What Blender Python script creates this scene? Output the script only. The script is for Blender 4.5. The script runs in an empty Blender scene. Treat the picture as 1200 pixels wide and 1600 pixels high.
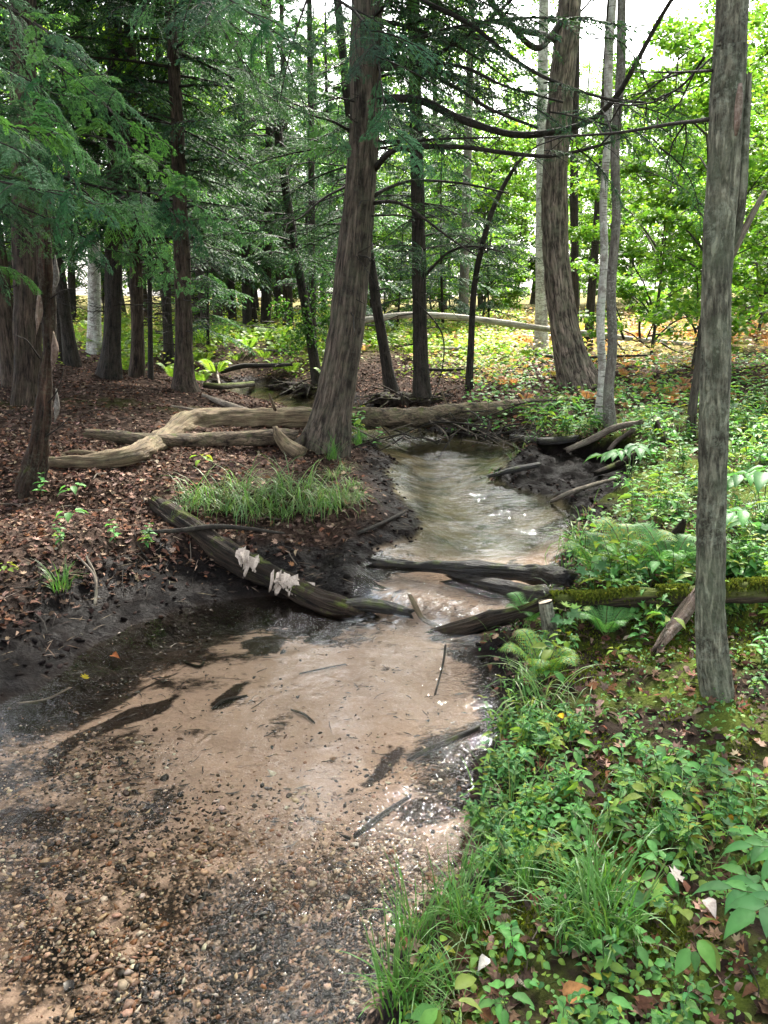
import bpy, math, random
import numpy as np
from mathutils import Vector

# ------------------------------------------------------------------ scene, camera, light
scn = bpy.context.scene
COL = scn.collection
R = math.radians
F = 1202.0                       # focal length in photo pixels (1200 x 1600)
PITCH = R(15.35)
CAMZ = 1.75
cd = bpy.data.cameras.new('camera')
cam = bpy.data.objects.new('camera', cd)
COL.objects.link(cam)
cam.location = (0, 0, CAMZ)
cam.rotation_euler = (R(90) - PITCH, 0, 0)
cd.sensor_fit = 'VERTICAL'
cd.sensor_height = 24
cd.sensor_width = 18
cd.lens = 24 * F / 1600.0
cd.clip_start = 0.05
cd.clip_end = 600
scn.camera = cam

SUN_EL, SUN_AZ = R(47), R(14)     # azimuth measured from +Y (into the picture) towards +X
world = bpy.data.worlds.new('World')
scn.world = world
world.use_nodes = True
wn = world.node_tree
wn.nodes.clear()
w_out = wn.nodes.new('ShaderNodeOutputWorld')
w_bg = wn.nodes.new('ShaderNodeBackground')
w_sky = wn.nodes.new('ShaderNodeTexSky')
w_sky.sky_type = 'NISHITA'
w_sky.sun_disc = False
w_sky.sun_elevation = SUN_EL
w_sky.sun_rotation = SUN_AZ
w_sky.dust_density = 4.0
w_sky.air_density = 1.0
w_sky.ozone_density = 1.0
w_hs = wn.nodes.new('ShaderNodeHueSaturation')
w_hs.inputs['Saturation'].default_value = 0.32      # thin bright cloud
w_hs.inputs['Value'].default_value = 1.0
wn.links.new(w_sky.outputs[0], w_hs.inputs['Color'])
wn.links.new(w_hs.outputs[0], w_bg.inputs[0])
w_bg.inputs[1].default_value = 0.15
wn.links.new(w_bg.outputs[0], w_out.inputs[0])

sl = bpy.data.lights.new('sun', 'SUN')
sl.energy = 4.6
sl.angle = R(8)
sl.color = (1.0, 0.95, 0.86)
sun = bpy.data.objects.new('sun', sl)
COL.objects.link(sun)
SUND = Vector((math.sin(SUN_AZ) * math.cos(SUN_EL), math.cos(SUN_AZ) * math.cos(SUN_EL), math.sin(SUN_EL)))
sun.location = SUND * 60
sun.rotation_euler = SUND.to_track_quat('Z', 'Y').to_euler()

scn.view_settings.view_transform = 'Standard'
scn.view_settings.look = 'None'
scn.view_settings.gamma = 1
scn.view_settings.exposure = 2.7
scn.render.engine = 'CYCLES'
cy = scn.cycles
cy.max_bounces = 8
cy.diffuse_bounces = 4
cy.glossy_bounces = 3
cy.transmission_bounces = 4
cy.transparent_max_bounces = 8
cy.caustics_reflective = False
cy.caustics_refractive = False
cy.use_denoising = True
cy.sample_clamp_indirect = 6
cy.sample_clamp_direct = 0

# ------------------------------------------------------------------ maths helpers
RNG = np.random.default_rng(7)
def nrm(a):
    a = np.asarray(a, float)
    return a / np.maximum(np.linalg.norm(a, axis=-1, keepdims=True), 1e-9)
def sst(a, b, x):
    t = np.clip((np.asarray(x, float) - a) / (b - a), 0, 1)
    return t * t * (3 - 2 * t)
def _hash(ix, iy, iz, seed):
    h = (ix.astype(np.int64) * 374761393 + iy.astype(np.int64) * 668265263 + iz.astype(np.int64) * 2147483647 + seed * 974711) & 0xFFFFFFFF
    h = ((h ^ (h >> 13)) * 1274126177) & 0xFFFFFFFF
    h = ((h ^ (h >> 16)) * 2246822519) & 0xFFFFFFFF
    return ((h ^ (h >> 15)) & 0xFFFFFF) / float(0xFFFFFF)
def vnoise(x, y, z=None, seed=0):
    x = np.asarray(x, float); y = np.asarray(y, float)
    z = np.zeros_like(x) if z is None else np.asarray(z, float)
    ix, iy, iz = np.floor(x), np.floor(y), np.floor(z)
    fx, fy, fz = x - ix, y - iy, z - iz
    fx, fy, fz = fx*fx*(3-2*fx), fy*fy*(3-2*fy), fz*fz*(3-2*fz)
    o = 0
    for a in (0, 1):
        wx = fx if a else 1 - fx
        for b in (0, 1):
            wy = fy if b else 1 - fy
            for c in (0, 1):
                wz = fz if c else 1 - fz
                o = o + wx * wy * wz * _hash(ix + a, iy + b, iz + c, seed)
    return o * 2 - 1
def fbm(x, y, z=None, oct=4, seed=0, gain=.5):
    o, a, f = 0, 1.0, 1.0
    for k in range(oct):
        o = o + a * vnoise(np.asarray(x) * f, np.asarray(y) * f, None if z is None else np.asarray(z) * f, seed + k * 17)
        a *= gain; f *= 2.03
    return o

# pixel of the photograph -> ray from the camera
SP, CP = math.sin(PITCH), math.cos(PITCH)
def ray(px, py):
    u, v = (px - 600.0) / F, (800.0 - py) / F
    return np.array([u, CP + v * SP, -SP + v * CP])
def at_z(px, py, z=0.0):
    d = ray(px, py)
    t = (z - CAMZ) / d[2]
    return d[:2] * t
def at_y(px, py, y):
    d = ray(px, py)
    return np.array([0, 0, CAMZ]) + d * (y / d[1])

def zdist(p):
    return p[1] * CP - (p[2] - CAMZ) * SP

# ------------------------------------------------------------------ mesh building
class MB:
    def __init__(s):
        s.v, s.q, s.t, s.c, s.k, s.n = [], [], [], [], [], 0
    def add(s, v, quads=None, tris=None, col=None, bk=None):
        v = np.asarray(v, np.float32).reshape(-1, 3)
        m = len(v)
        if quads is not None and len(quads): s.q.append(np.asarray(quads, np.int64) + s.n)
        if tris is not None and len(tris): s.t.append(np.asarray(tris, np.int64) + s.n)
        if col is None: col = np.ones((1, 3))
        col = np.asarray(col, np.float32)
        if col.ndim == 1: col = col[None]
        if len(col) == 1: col = np.repeat(col, m, 0)
        s.c.append(col)
        s.k.append(v if bk is None else np.asarray(bk, np.float32))
        s.v.append(v); s.n += m
    def mesh(s, name, origin=(0, 0, 0), smooth=True):
        me = bpy.data.meshes.new(name)
        v = np.concatenate(s.v) - np.asarray(origin, np.float32)
        q = np.concatenate(s.q) if s.q else np.zeros((0, 4), np.int64)
        t = np.concatenate(s.t) if s.t else np.zeros((0, 3), np.int64)
        me.vertices.add(len(v))
        me.vertices.foreach_set('co', v.astype(np.float32).ravel())
        nl = len(q) * 4 + len(t) * 3
        me.loops.add(nl)
        me.polygons.add(len(q) + len(t))
        me.loops.foreach_set('vertex_index', np.concatenate([q.ravel(), t.ravel()]).astype(np.int32))
        me.polygons.foreach_set('loop_start', np.concatenate([np.arange(len(q)) * 4, len(q) * 4 + np.arange(len(t)) * 3]).astype(np.int32))
        me.update(calc_edges=True)
        if smooth: me.polygons.foreach_set('use_smooth', np.ones(len(q) + len(t), bool))
        c = np.concatenate(s.c)
        ca = me.attributes.new('col', 'FLOAT_COLOR', 'POINT')
        ca.data.foreach_set('color', np.concatenate([c, np.ones((len(c), 1), np.float32)], 1).astype(np.float32).ravel())
        ka = me.attributes.new('bk', 'FLOAT_VECTOR', 'POINT')
        ka.data.foreach_set('vector', np.concatenate(s.k).astype(np.float32).ravel())
        me.update()
        return me
    def build(s, name, mat, parent=None, origin=None, smooth=True):
        if origin is None: origin = tuple(parent.location) if parent else (0, 0, 0)
        me = s.mesh(name, origin, smooth)
        me.materials.append(mat)
        o = bpy.data.objects.new(name, me)
        COL.objects.link(o)
        if parent is not None: o.parent = parent
        else: o.location = origin
        return o

def tag(o, label, cat, group=None, kind=None):
    if label: o['label'] = label
    if cat: o['category'] = cat
    if group: o['group'] = group
    if kind: o['kind'] = kind
    return o
def thing(name, label, cat, loc=(0, 0, 0), group=None):
    o = bpy.data.objects.new(name, None)
    o.empty_display_size = .1
    COL.objects.link(o)
    o.location = tuple(float(a) for a in loc)
    return tag(o, label, cat, group)
def dup(o, loc, rz=0.0, sc=1.0, label=None, group=None, tilt=(0, 0)):
    c = o.copy(); COL.objects.link(c)
    c.location = tuple(float(a) for a in loc)
    c.rotation_euler = (tilt[0], tilt[1], rz)
    c.scale = (sc, sc, sc)
    if label: c['label'] = label
    if group: c['group'] = group
    for ch in o.children:
        k = ch.copy(); COL.objects.link(k); k.parent = c
        for g in ch.children:
            h = g.copy(); COL.objects.link(h); h.parent = k
    return c

def catmull(P, step):
    P = np.asarray(P, float)
    if len(P) < 3: 
        n = max(2, int(np.linalg.norm(P[-1] - P[0]) / step) + 1)
        return P[0] + (P[-1] - P[0]) * np.linspace(0, 1, n)[:, None]
    Q = np.vstack([2 * P[0] - P[1], P, 2 * P[-1] - P[-2]])
    out = []
    for i in range(1, len(Q) - 2):
        n = max(1, int(np.linalg.norm(Q[i + 1, :3] - Q[i, :3]) / step))
        t = (np.arange(n) / n)[:, None]
        a, b, c, d = Q[i - 1], Q[i], Q[i + 1], Q[i + 2]
        out.append(.5 * (2 * b + (c - a) * t + (2 * a - 5 * b + 4 * c - d) * t**2 + (3 * b - a - 3 * c + d) * t**3))
    out.append(P[-1:])
    return np.vstack(out)

def tube(mb, P, rad, sides=8, step=.1, amp=0., kr=6., kz=2., flare=0., fl_len=.3, lobes=5, col=None, cap=True, seed=0, jag=0., raw=False, fur=None):
    """A tapering tube through P (n,3) with a radius at each point."""
    P = np.asarray(P, float)
    rad = np.full(len(P), rad) if np.isscalar(rad) else np.asarray(rad, float)
    PR = np.hstack([P, rad[:, None]])
    if not raw: PR = catmull(PR, step)
    P, rad = PR[:, :3], np.maximum(PR[:, 3], 1e-4)
    n = len(P)
    T = nrm(np.gradient(P, axis=0))
    up = np.array([0, 1., 0]) if abs(T[0, 1]) < .9 else np.array([1., 0, 0])
    A = np.zeros((n, 3)); a = nrm(np.cross(T[0], up))
    for i in range(n):
        a = nrm(a - T[i] * np.dot(a, T[i])); A[i] = a
    B = np.cross(T, A)
    s = np.concatenate([[0], np.cumsum(np.linalg.norm(np.diff(P, axis=0), axis=1))])
    th = np.arange(sides) / sides * 2 * math.pi
    c, si = np.cos(th)[None], np.sin(th)[None]
    rr = rad[:, None] * np.ones((1, sides))
    if flare: rr = rr * (1 + flare * np.exp(-s / fl_len)[:, None] * (.45 + .55 * np.cos(lobes * th + seed)[None] + .25 * np.cos((lobes - 2) * th + 2 * seed)[None]))
    bk = np.stack([c * rr, si * rr, s[:, None] + 0 * rr], -1) + seed * 3.7
    if amp: rr = rr * (1 + amp * fbm(bk[..., 0] * kr, bk[..., 1] * kr, bk[..., 2] * kz, 3, seed))
    if fur:
        wx = .35 * vnoise(bk[..., 0] * fur[1], bk[..., 1] * fur[1], bk[..., 2] * fur[2] * 3, seed + 5)
        g = np.abs(vnoise(bk[..., 0] * fur[1] + wx, bk[..., 1] * fur[1] + wx, bk[..., 2] * fur[2], seed + 6))
        g2 = np.abs(vnoise(bk[..., 0] * fur[1] * 2.1, bk[..., 1] * fur[1] * 2.1, bk[..., 2] * fur[2] * 2.6, seed + 7))
        rr = rr + fur[0] * (np.minimum(g * 2.6, 1) * .7 + np.minimum(g2 * 2.4, 1) * .3 - .6)
    V = P[:, None] + A[:, None] * (c * rr)[..., None] + B[:, None] * (si * rr)[..., None]
    if jag:
        for e, sg in ((0, -1), (-1, 1)):
            V[e] += T[e] * sg * (jag * (RNG.random(sides) - .35))[:, None]
    i = np.arange(n - 1)[:, None] * sides; j = np.arange(sides)[None]; j2 = (j + 1) % sides
    q = np.stack([i + j, i + j2, i + sides + j2, i + sides + j], -1).reshape(-1, 4)
    V = V.reshape(-1, 3); bk = bk.reshape(-1, 3)
    tr = []
    if cap:
        m = len(V)
        V = np.vstack([V, V[:sides].mean(0), V[-sides:].mean(0)])
        bk = np.vstack([bk, bk[:sides].mean(0), bk[-sides:].mean(0)])
        L = (n - 1) * sides
        tr = [(m, (k + 1) % sides, k) for k in range(sides)] + [(m + 1, L + k, L + (k + 1) % sides) for k in range(sides)]
    if col is not None and np.ndim(col) == 2 and len(col) == n:
        cc = np.repeat(np.asarray(col), sides, 0)
        col = np.vstack([cc, cc[:1], cc[-1:]]) if cap else cc
    mb.add(V, q, tr, col, bk)

def stamp(mb, tpl, O, X, Y, Z, col, bk=None):
    """Copies of a small template mesh: template axes map to X, Y, Z (already scaled)."""
    T, quads, tris = tpl[:3]
    m, n = len(O), len(T)
    if m == 0: return
    V = O[:, None] + T[None, :, 0:1] * X[:, None] + T[None, :, 1:2] * Y[:, None] + T[None, :, 2:3] * Z[:, None]
    off = (np.arange(m) * n)[:, None, None]
    q = (np.asarray(quads)[None] + off).reshape(-1, 4) if len(quads) else None
    t = (np.asarray(tris)[None] + off).reshape(-1, 3) if len(tris) else None
    col = np.asarray(col, float)
    if col.ndim == 1: col = np.repeat(col[None], m, 0)
    cc = np.repeat(col, n, 0)
    if len(tpl) > 3: cc = cc * np.tile(tpl[3], m)[:, None]
    mb.add(V.reshape(-1, 3), q, t, cc)
def axes(D, N):
    D = nrm(D); S = nrm(np.cross(N, D)); return D, S, np.cross(D, S)

def A3(*r): return np.array(r, float)
T_OVAL = (A3((0,0,0),(.28,.40,.10),(.3,0,0),(.28,-.40,.10),(.66,.36,.02),(.68,0,-.08),(.66,-.36,.02),(1,0,-.28)),
          [(1,2,5,4),(2,3,6,5)], [(0,2,1),(0,3,2),(4,5,7),(5,6,7)])
def _leaf():
    u = [.0, .10, .28, .50, .72, .88, 1.0]; w = [.04, .26, .46, .48, .32, .15, .0]; v, tint = [], []
    for uu, ww in zip(u, w):
        zc = -.10 * uu * uu - .16 * uu**4
        v += [(uu, ww, zc + .22 * ww + .02 * math.sin(uu * 17)), (uu, 0, zc), (uu, -ww, zc + .22 * ww - .02 * math.sin(uu * 17))]; tint += [.93, 1.12, .93]
    q = []
    for i in range(6): q += [(3*i+1, 3*i+4, 3*i+3, 3*i), (3*i+2, 3*i+5, 3*i+4, 3*i+1)]
    return (np.array(v), q, [], np.array(tint))
T_LEAF = _leaf()
T_CARD = (A3((0,0,0),(.5,.5,.06),(1,0,-.06),(.5,-.5,.06)), [(0,3,2,1)], [])
T_LANCE = (A3((0,0,0),(.35,.5,.0),(1,0,-.15),(.35,-.5,.0)), [(0,3,2,1)], [])
def _maple():
    ang = np.array([0, 22, 45, 62, 85, 110, 150, 180]); rr = np.array([.62, .30, .52, .26, .42, .26, .30, .10])
    pts = [(0, 0, 0)]
    full = list(zip(ang, rr)) + [(-a, r) for a, r in reversed(list(zip(ang[1:-1], rr[1:-1])))]
    for a, r in full: pts.append((r * math.cos(R(a)) + .1, r * math.sin(R(a)) * 1.25, .18 * r * r * 2))
    n = len(full)
    return (np.array(pts), [], [(0, 1 + k, 1 + (k + 1) % n) for k in range(n)])
T_MAPLE = _maple()
def _ico():
    p = (1 + 5 ** .5) / 2
    v = nrm(A3((-1,p,0),(1,p,0),(-1,-p,0),(1,-p,0),(0,-1,p),(0,1,p),(0,-1,-p),(0,1,-p),(p,0,-1),(p,0,1),(-p,0,-1),(-p,0,1)))
    f = [(0,11,5),(0,5,1),(0,1,7),(0,7,10),(0,10,11),(1,5,9),(5,11,4),(11,10,2),(10,7,6),(7,1,8),(3,9,4),(3,4,2),(3,2,6),(3,6,8),(3,8,9),(4,9,5),(2,4,11),(6,2,10),(8,6,7),(9,8,1)]
    return (v, [], f)
T_ICO = _ico()
def rnd_dirs(n, rng): 
    a = rng.random(n) * 2 * math.pi
    return np.stack([np.cos(a), np.sin(a), np.zeros(n)], 1)
def mixcol(rng, n, cols, jit=.15):
    cols = np.asarray(cols, float)
    i = rng.integers(0, len(cols), n)
    return np.clip(cols[i] * (1 + jit * rng.normal(size=(n, 1))) * (1 + .06 * rng.normal(size=(n, 3))), .002, 1)

# ------------------------------------------------------------------ materials
def newmat(name):
    m = bpy.data.materials.new(name); m.use_nodes = True
    nt = m.node_tree; nt.nodes.clear()
    return m, nt
class NT:
    """small helper to wire nodes"""
    def __init__(s, nt): s.nt = nt
    def n(s, t, **kw):
        o = s.nt.nodes.new(t)
        for k, v in kw.items():
            if k.startswith('i_'):
                key = k[2:]
                o.inputs[int(key) if key.isdigit() else key.replace('_', ' ')].default_value = v
            else: setattr(o, k, v)
        return o
    def l(s, a, b): s.nt.links.new(a, b); return b
    def attr(s, name): return s.n('ShaderNodeAttribute', attribute_name=name)
    def mapv(s, vec, scale):
        m = s.n('ShaderNodeMapping'); m.inputs['Scale'].default_value = scale; s.l(vec, m.inputs['Vector']); return m.outputs[0]
    def noise(s, vec, scale, detail=4, rough=.55, dist=0.):
        m = s.n('ShaderNodeTexNoise'); m.inputs['Scale'].default_value = scale; m.inputs['Detail'].default_value = detail
        m.inputs['Roughness'].default_value = rough; m.inputs['Distortion'].default_value = dist
        s.l(vec, m.inputs['Vector']); return m.outputs[0]
    def ramp(s, fac, stops, interp='LINEAR'):
        m = s.n('ShaderNodeValToRGB'); cr = m.color_ramp; cr.interpolation = interp
        while len(cr.elements) < len(stops): cr.elements.new(.5)
        for e, (p, c) in zip(cr.elements, stops):
            e.position = p
            if np.isscalar(c): c = (c, c, c)
            e.color = (*c, 1)
        s.l(fac, m.inputs[0]); return m.outputs[0]
    def mix(s, fac, a, b, mode='MIX'):
        m = s.n('ShaderNodeMix', data_type='RGBA', blend_type=mode)
        for sock, val in ((m.inputs[0], fac), (m.inputs[6], a), (m.inputs[7], b)):
            if hasattr(val, 'node'): s.l(val, sock)
            elif np.isscalar(val): sock.default_value = val if sock == m.inputs[0] else (val, val, val, 1)
            else: sock.default_value = (*val, 1)
        return m.outputs[2]
    def math(s, op, a, b=None, clamp=False):
        m = s.n('ShaderNodeMath', operation=op, use_clamp=clamp)
        for sock, val in ((m.inputs[0], a), (m.inputs[1], b)):
            if val is None: continue
            if hasattr(val, 'node'): s.l(val, sock)
            else: sock.default_value = val
        return m.outputs[0]
    def bump(s, h, strength=.5, dist=.01, normal=None):
        b = s.n('ShaderNodeBump'); b.inputs['Strength'].default_value = strength; b.inputs['Distance'].default_value = dist
        s.l(h, b.inputs['Height'])
        if normal is not None: s.l(normal, b.inputs['Normal'])
        return b.outputs[0]
    def pri(s, col, rough=.8, spec=.3, normal=None):
        p = s.n('ShaderNodeBsdfPrincipled')
        for sock, val in ((p.inputs['Base Color'], col), (p.inputs['Roughness'], rough), (p.inputs['Specular IOR Level'], spec)):
            if hasattr(val, 'node'): s.l(val, sock)
            elif np.isscalar(val): sock.default_value = val
            else: sock.default_value = (*val, 1)
        if normal is not None: s.l(normal, p.inputs['Normal'])
        return p.outputs[0]
    def out(s, sh):
        o = s.n('ShaderNodeOutputMaterial'); s.l(sh, o.inputs[0])

def bark_mat(name, dark, light, sx=28, sz=5, lich=None, lich_amt=.5, moss=0., spec=.2, rough=.85, bd=.012, plates=0., band=None, soft=.085):
    m, nt = newmat(name); k = NT(nt)
    v = k.attr('bk').outputs['Vector']
    vs = k.mapv(v, (sx, sx, sz))
    n1 = k.noise(vs, 1.0, 8, .68, .5)
    n2 = k.noise(k.mapv(v, (sx * 2.6, sx * 2.6, sz * 1.6)), 1.0, 5, .6, .3)
    h = k.ramp(k.math('ADD', k.math('MULTIPLY', n1, .62), k.math('MULTIPLY', n2, .38)), [(.5 - soft, 0.0), (.5 + soft, 1.0)])
    if plates:
        vo = k.n('ShaderNodeTexVoronoi', feature='DISTANCE_TO_EDGE'); vo.inputs['Scale'].default_value = .8
        nv = k.n('ShaderNodeTexNoise'); nv.inputs['Scale'].default_value = 1.1; nv.inputs['Detail'].default_value = 4; k.l(vs, nv.inputs['Vector'])
        sc = k.n('ShaderNodeVectorMath', operation='SCALE'); sc.inputs['Scale'].default_value = 1.8; k.l(nv.outputs['Color'], sc.inputs[0])
        vd = k.n('ShaderNodeVectorMath', operation='ADD'); k.l(vs, vd.inputs[0]); k.l(sc.outputs[0], vd.inputs[1]); k.l(vd.outputs[0], vo.inputs['Vector'])
        h = k.math('MULTIPLY', h, k.ramp(vo.outputs[0], [(0.0, 1 - plates), (.10, 1.0)]))
    big = k.noise(v, 3.0, 3)
    col = k.mix(h, dark, light)
    col = k.mix(k.ramp(big, [(.35, .62), (.65, 1.1)]), 0.0, col)
    fine = k.noise(v, 150.0, 4, .6)
    col = k.mix(k.ramp(fine, [(.3, .72), (.7, 1.15)]), 0.0, col)
    tint = k.noise(v, 9.0, 4)
    col = k.mix(k.math('MULTIPLY', k.ramp(tint, [(.45, 0.0), (.7, 1.0)]), .4), col, tuple(np.array(light) * (.72, .92, .78)))
    if lich is not None:
        ln = k.noise(v, 38.0, 6, .75)
        ln2 = k.noise(v, 4.1, 3)
        f = k.math('MULTIPLY', k.ramp(ln, [(.48, 0.0), (.60, 1.0)]), k.ramp(ln2, [(.36, .1), (.62, 1.0)]))
        col = k.mix(k.math('MULTIPLY', f, lich_amt), col, lich)
    if band is not None:
        vb = k.mapv(v, (7, 7, 70)); bn = k.noise(vb, 1.0, 3, .6)
        col = k.mix(k.ramp(bn, [(.56, 0.0), (.64, .9)]), col, band)
        col = k.mix(k.ramp(k.noise(v, 7.0, 5, .7), [(.50, 0.0), (.62, .75)]), col, tuple(np.array(band) * 2.6))
    if moss:
        geo = k.n('ShaderNodeNewGeometry'); sep = k.n('ShaderNodeSeparateXYZ'); k.l(geo.outputs['Normal'], sep.inputs[0])
        mn = k.noise(v, 7.0, 5, .65)
        f = k.math('MULTIPLY', k.ramp(sep.outputs[2], [(.1, 0.0), (.75, 1.0)]), k.ramp(mn, [(.66 - .3 * moss, 0.0), (.80 - .3 * moss, 1.0)]))
        col = k.mix(f, col, k.mix(k.noise(v, 80.0, 2), (.03, .042, .007), (.11, .135, .018)))
    hh = k.math('ADD', h, k.math('MULTIPLY', fine, .3))
    k.out(k.pri(col, rough, spec, k.bump(hh, .85, bd)))
    return m

def leaf_mat(name, trans=.4, rough=.45, spec=.35, sat=1.0):
    m, nt = newmat(name); k = NT(nt)
    c = k.attr('col').outputs['Color']
    v = k.attr('bk').outputs['Vector']
    c2 = k.mix(k.ramp(k.noise(v, 40.0, 2), [(.3, .82), (.7, 1.15)]), 0.0, c)
    p = k.pri(c2, rough, spec)
    t = k.n('ShaderNodeBsdfTranslucent')
    tc = k.mix(1.0, c2, (1.25, 1.3, .75), 'MULTIPLY')
    k.l(tc, t.inputs[0])
    ms = k.n('ShaderNodeMixShader'); ms.inputs[0].default_value = trans
    k.l(p, ms.inputs[1]); k.l(t.outputs[0], ms.inputs[2])
    k.out(ms.outputs[0])
    return m
def col_mat(name, rough=.7, spec=.3, bumpy=0.):
    m, nt = newmat(name); k = NT(nt)
    c = k.attr('col').outputs['Color']; v = k.attr('bk').outputs['Vector']
    c = k.mix(k.ramp(k.noise(v, 90.0, 3), [(.3, .6), (.7, 1.15)]), 0.0, c)
    k.out(k.pri(c, rough, spec, k.bump(k.noise(v, 150.0, 3), .5, .003) if bumpy else None))
    return m

M = {}
M['hemlock'] = bark_mat('hemlock_bark', (.018, .013, .010), (.190, .145, .110), 21, 2.6, (.13, .13, .10), .25, bd=.022, plates=.7, soft=.07)
M['dark_bark'] = bark_mat('dark_bark', (.006, .0045, .004), (.058, .044, .034), 26, 4, (.08, .085, .07), .25, plates=.4)
M['brown_bark'] = bark_mat('brown_bark', (.010, .007, .0055), (.112, .078, .056), 24, 3.4, None, plates=.6)
M['oak'] = bark_mat('furrowed_bark', (.034, .026, .021), (.40, .31, .245), 18, 2.8, (.19, .19, .15), .2, bd=.026, plates=.85, soft=.07)
M['grey'] = bark_mat('grey_lichen_bark', (.040, .037, .026), (.220, .208, .152), 38, 9, (.27, .29, .22), .6, bd=.010, soft=.06)
M['birch'] = bark_mat('pale_bark', (.30, .275, .24), (.66, .63, .57), 30, 9, (.75, .73, .68), .7, bd=.003, band=(.06, .05, .042), soft=.15)
M['maple'] = bark_mat('grey_brown_bark', (.06, .05, .042), (.22, .19, .16), 38, 7, (.38, .37, .33), .55, bd=.006, soft=.12)
M['twig'] = bark_mat('twig_bark', (.010, .0075, .006), (.042, .033, .026), 60, 20, (.10, .11, .085), .2, bd=.002)
M['pale_twig'] = bark_mat('weathered_twig', (.07, .055, .043), (.26, .21, .165), 70, 9, None, bd=.002)
M['log'] = bark_mat('weathered_log', (.022, .015, .010), (.310, .225, .140), 22, 2.0, (.07, .055, .03), .55, moss=.22, bd=.014, soft=.12)
M['bark_log'] = bark_mat('scaly_log', (.016, .011, .008), (.235, .168, .115), 17, 6, (.12, .12, .05), .35, moss=.3, bd=.016, plates=.7)
M['rot_log'] = bark_mat('rotten_log', (.003, .0022, .0018), (.056, .037, .025), 34, 1.6, None, moss=.5, bd=.022, soft=.10)
M['wet_log'] = bark_mat('wet_log', (.0014, .0011, .001), (.024, .016, .011), 22, 2.4, (.07, .055, .02), .3, moss=.5, spec=.5, rough=.45, bd=.02, soft=.10)
M['moss_log'] = bark_mat('mossy_log', (.010, .007, .005), (.085, .062, .04), 30, 3, None, moss=1.35, bd=.015)
M['red_wood'] = bark_mat('broken_wood', (.05, .03, .022), (.33, .23, .18), 50, 2.2, (.5, .42, .36), .45, bd=.012, soft=.12)
M['snag'] = bark_mat('rotten_snag', (.007, .0048, .004), (.095, .054, .037), 30, 3, (.13, .13, .09), .5, moss=.5, bd=.025)
M['far_log'] = bark_mat('bleached_log', (.20, .165, .14), (.62, .55, .48), 20, 3, (.2, .19, .1), .4, moss=.2, bd=.01)
M['far_bark'] = bark_mat('distant_bark', (.03, .025, .02), (.12, .10, .08), 24, 5, None)
M['hem_leaf'] = leaf_mat('hemlock_needles', .34, .62, .12)
M['leaf'] = leaf_mat('broad_leaf', .48, .55, .15)
M['herb'] = leaf_mat('herb_leaf', .42, .52, .2)
M['fern'] = leaf_mat('fern_frond', .42, .5, .3)
M['grass'] = leaf_mat('grass_blade', .38, .42, .35)
M['stem'] = col_mat('green_stem', .6, .3)
M['litter'] = col_mat('dead_leaf', .85, .08)
M['wetleaf'] = col_mat('wet_debris', .35, .45)
M['pebble'] = col_mat('pebble', .5, .4)
M['fungus'] = col_mat('bleached_wood_flake', .75, .2, 1)
M['moss'] = leaf_mat('moss', .3, .8, .1)

# ------------------------------------------------------------------ terrain
def poly_sdf(x, y, P):
    P = np.asarray(P, float); d2 = np.full(x.shape, 1e9); inside = np.zeros(x.shape, bool)
    for i in range(len(P)):
        a, b = P[i], P[(i + 1) % len(P)]
        e = b - a; wx, wy = x - a[0], y - a[1]
        t = np.clip((wx * e[0] + wy * e[1]) / max(e @ e, 1e-12), 0, 1)
        d2 = np.minimum(d2, (wx - e[0] * t)**2 + (wy - e[1] * t)**2)
        c = ((a[1] <= y) != (b[1] <= y))
        xi = a[0] + (y - a[1]) / (b[1] - a[1] if b[1] != a[1] else 1e-9) * e[0]
        inside ^= c & (x < xi)
    d = np.sqrt(d2)
    return np.where(inside, -d, d)
UPL = 0.11
LOWER = [at_z(*p) for p in [(-300, 1230), (-120, 1150), (0, 1105), (70, 1075), (140, 1015), (205, 978), (300, 947), (420, 930), (520, 950), (585, 948),
         (640, 965), (700, 1000), (755, 1030), (785, 1080), (775, 1140), (745, 1190), (738, 1260), (728, 1330), (700, 1385), (640, 1435), (600, 1500), (578, 1600), (540, 2000)]]
LOWER += [np.array(p) for p in [(-.1, .4), (.1, -1.5), (-.5, -5), (-7, -5), (-6, 1), (-3.2, 2.2)]]
UPPER = [at_z(px, py, UPL) for px, py in [(556, 960), (548, 915), (556, 885), (590, 862), (655, 842), (668, 818), (628, 775), (606, 742), (622, 722), (600, 705), (590, 690), (640, 684),
         (720, 690), (800, 694), (822, 706), (790, 726), (762, 745), (795, 765), (858, 782), (888, 800), (880, 850), (872, 890), (862, 945), (800, 962), (735, 985), (640, 985)]]
CHAN = [at_z(px, py, UPL) for px, py in [(640, 690), (560, 660), (480, 632), (415, 618), (385, 606)]]
CHW = [.45, .5, .55, .62, .55]
SHELF = [at_z(px, py, UPL + .05) for px, py in [(775, 728), (845, 706), (915, 712), (975, 722), (985, 748), (955, 790), (900, 815), (878, 800), (850, 775), (800, 758)]]
XC_Y = [0, 1.5, 3, 4.2, 5.5, 8, 10, 13, 18, 200]
XC_X = [-.6, -.55, -.45, -.05, .42, .9, .6, -1.2, -3.0, -3.0]
ra, rb = at_z(556, 952), at_z(745, 990)
def water_level(x, y):
    e = rb - ra; nn = np.array([-e[1], e[0]]) / np.linalg.norm(e)
    s = (x - ra[0]) * nn[0] + (y - ra[1]) * nn[1]
    f = sst(-.05, .28, s) * np.maximum(sst(ra[0] - .30, ra[0] - .05, x), sst(5.0, 5.6, y))
    return UPL * f
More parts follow.
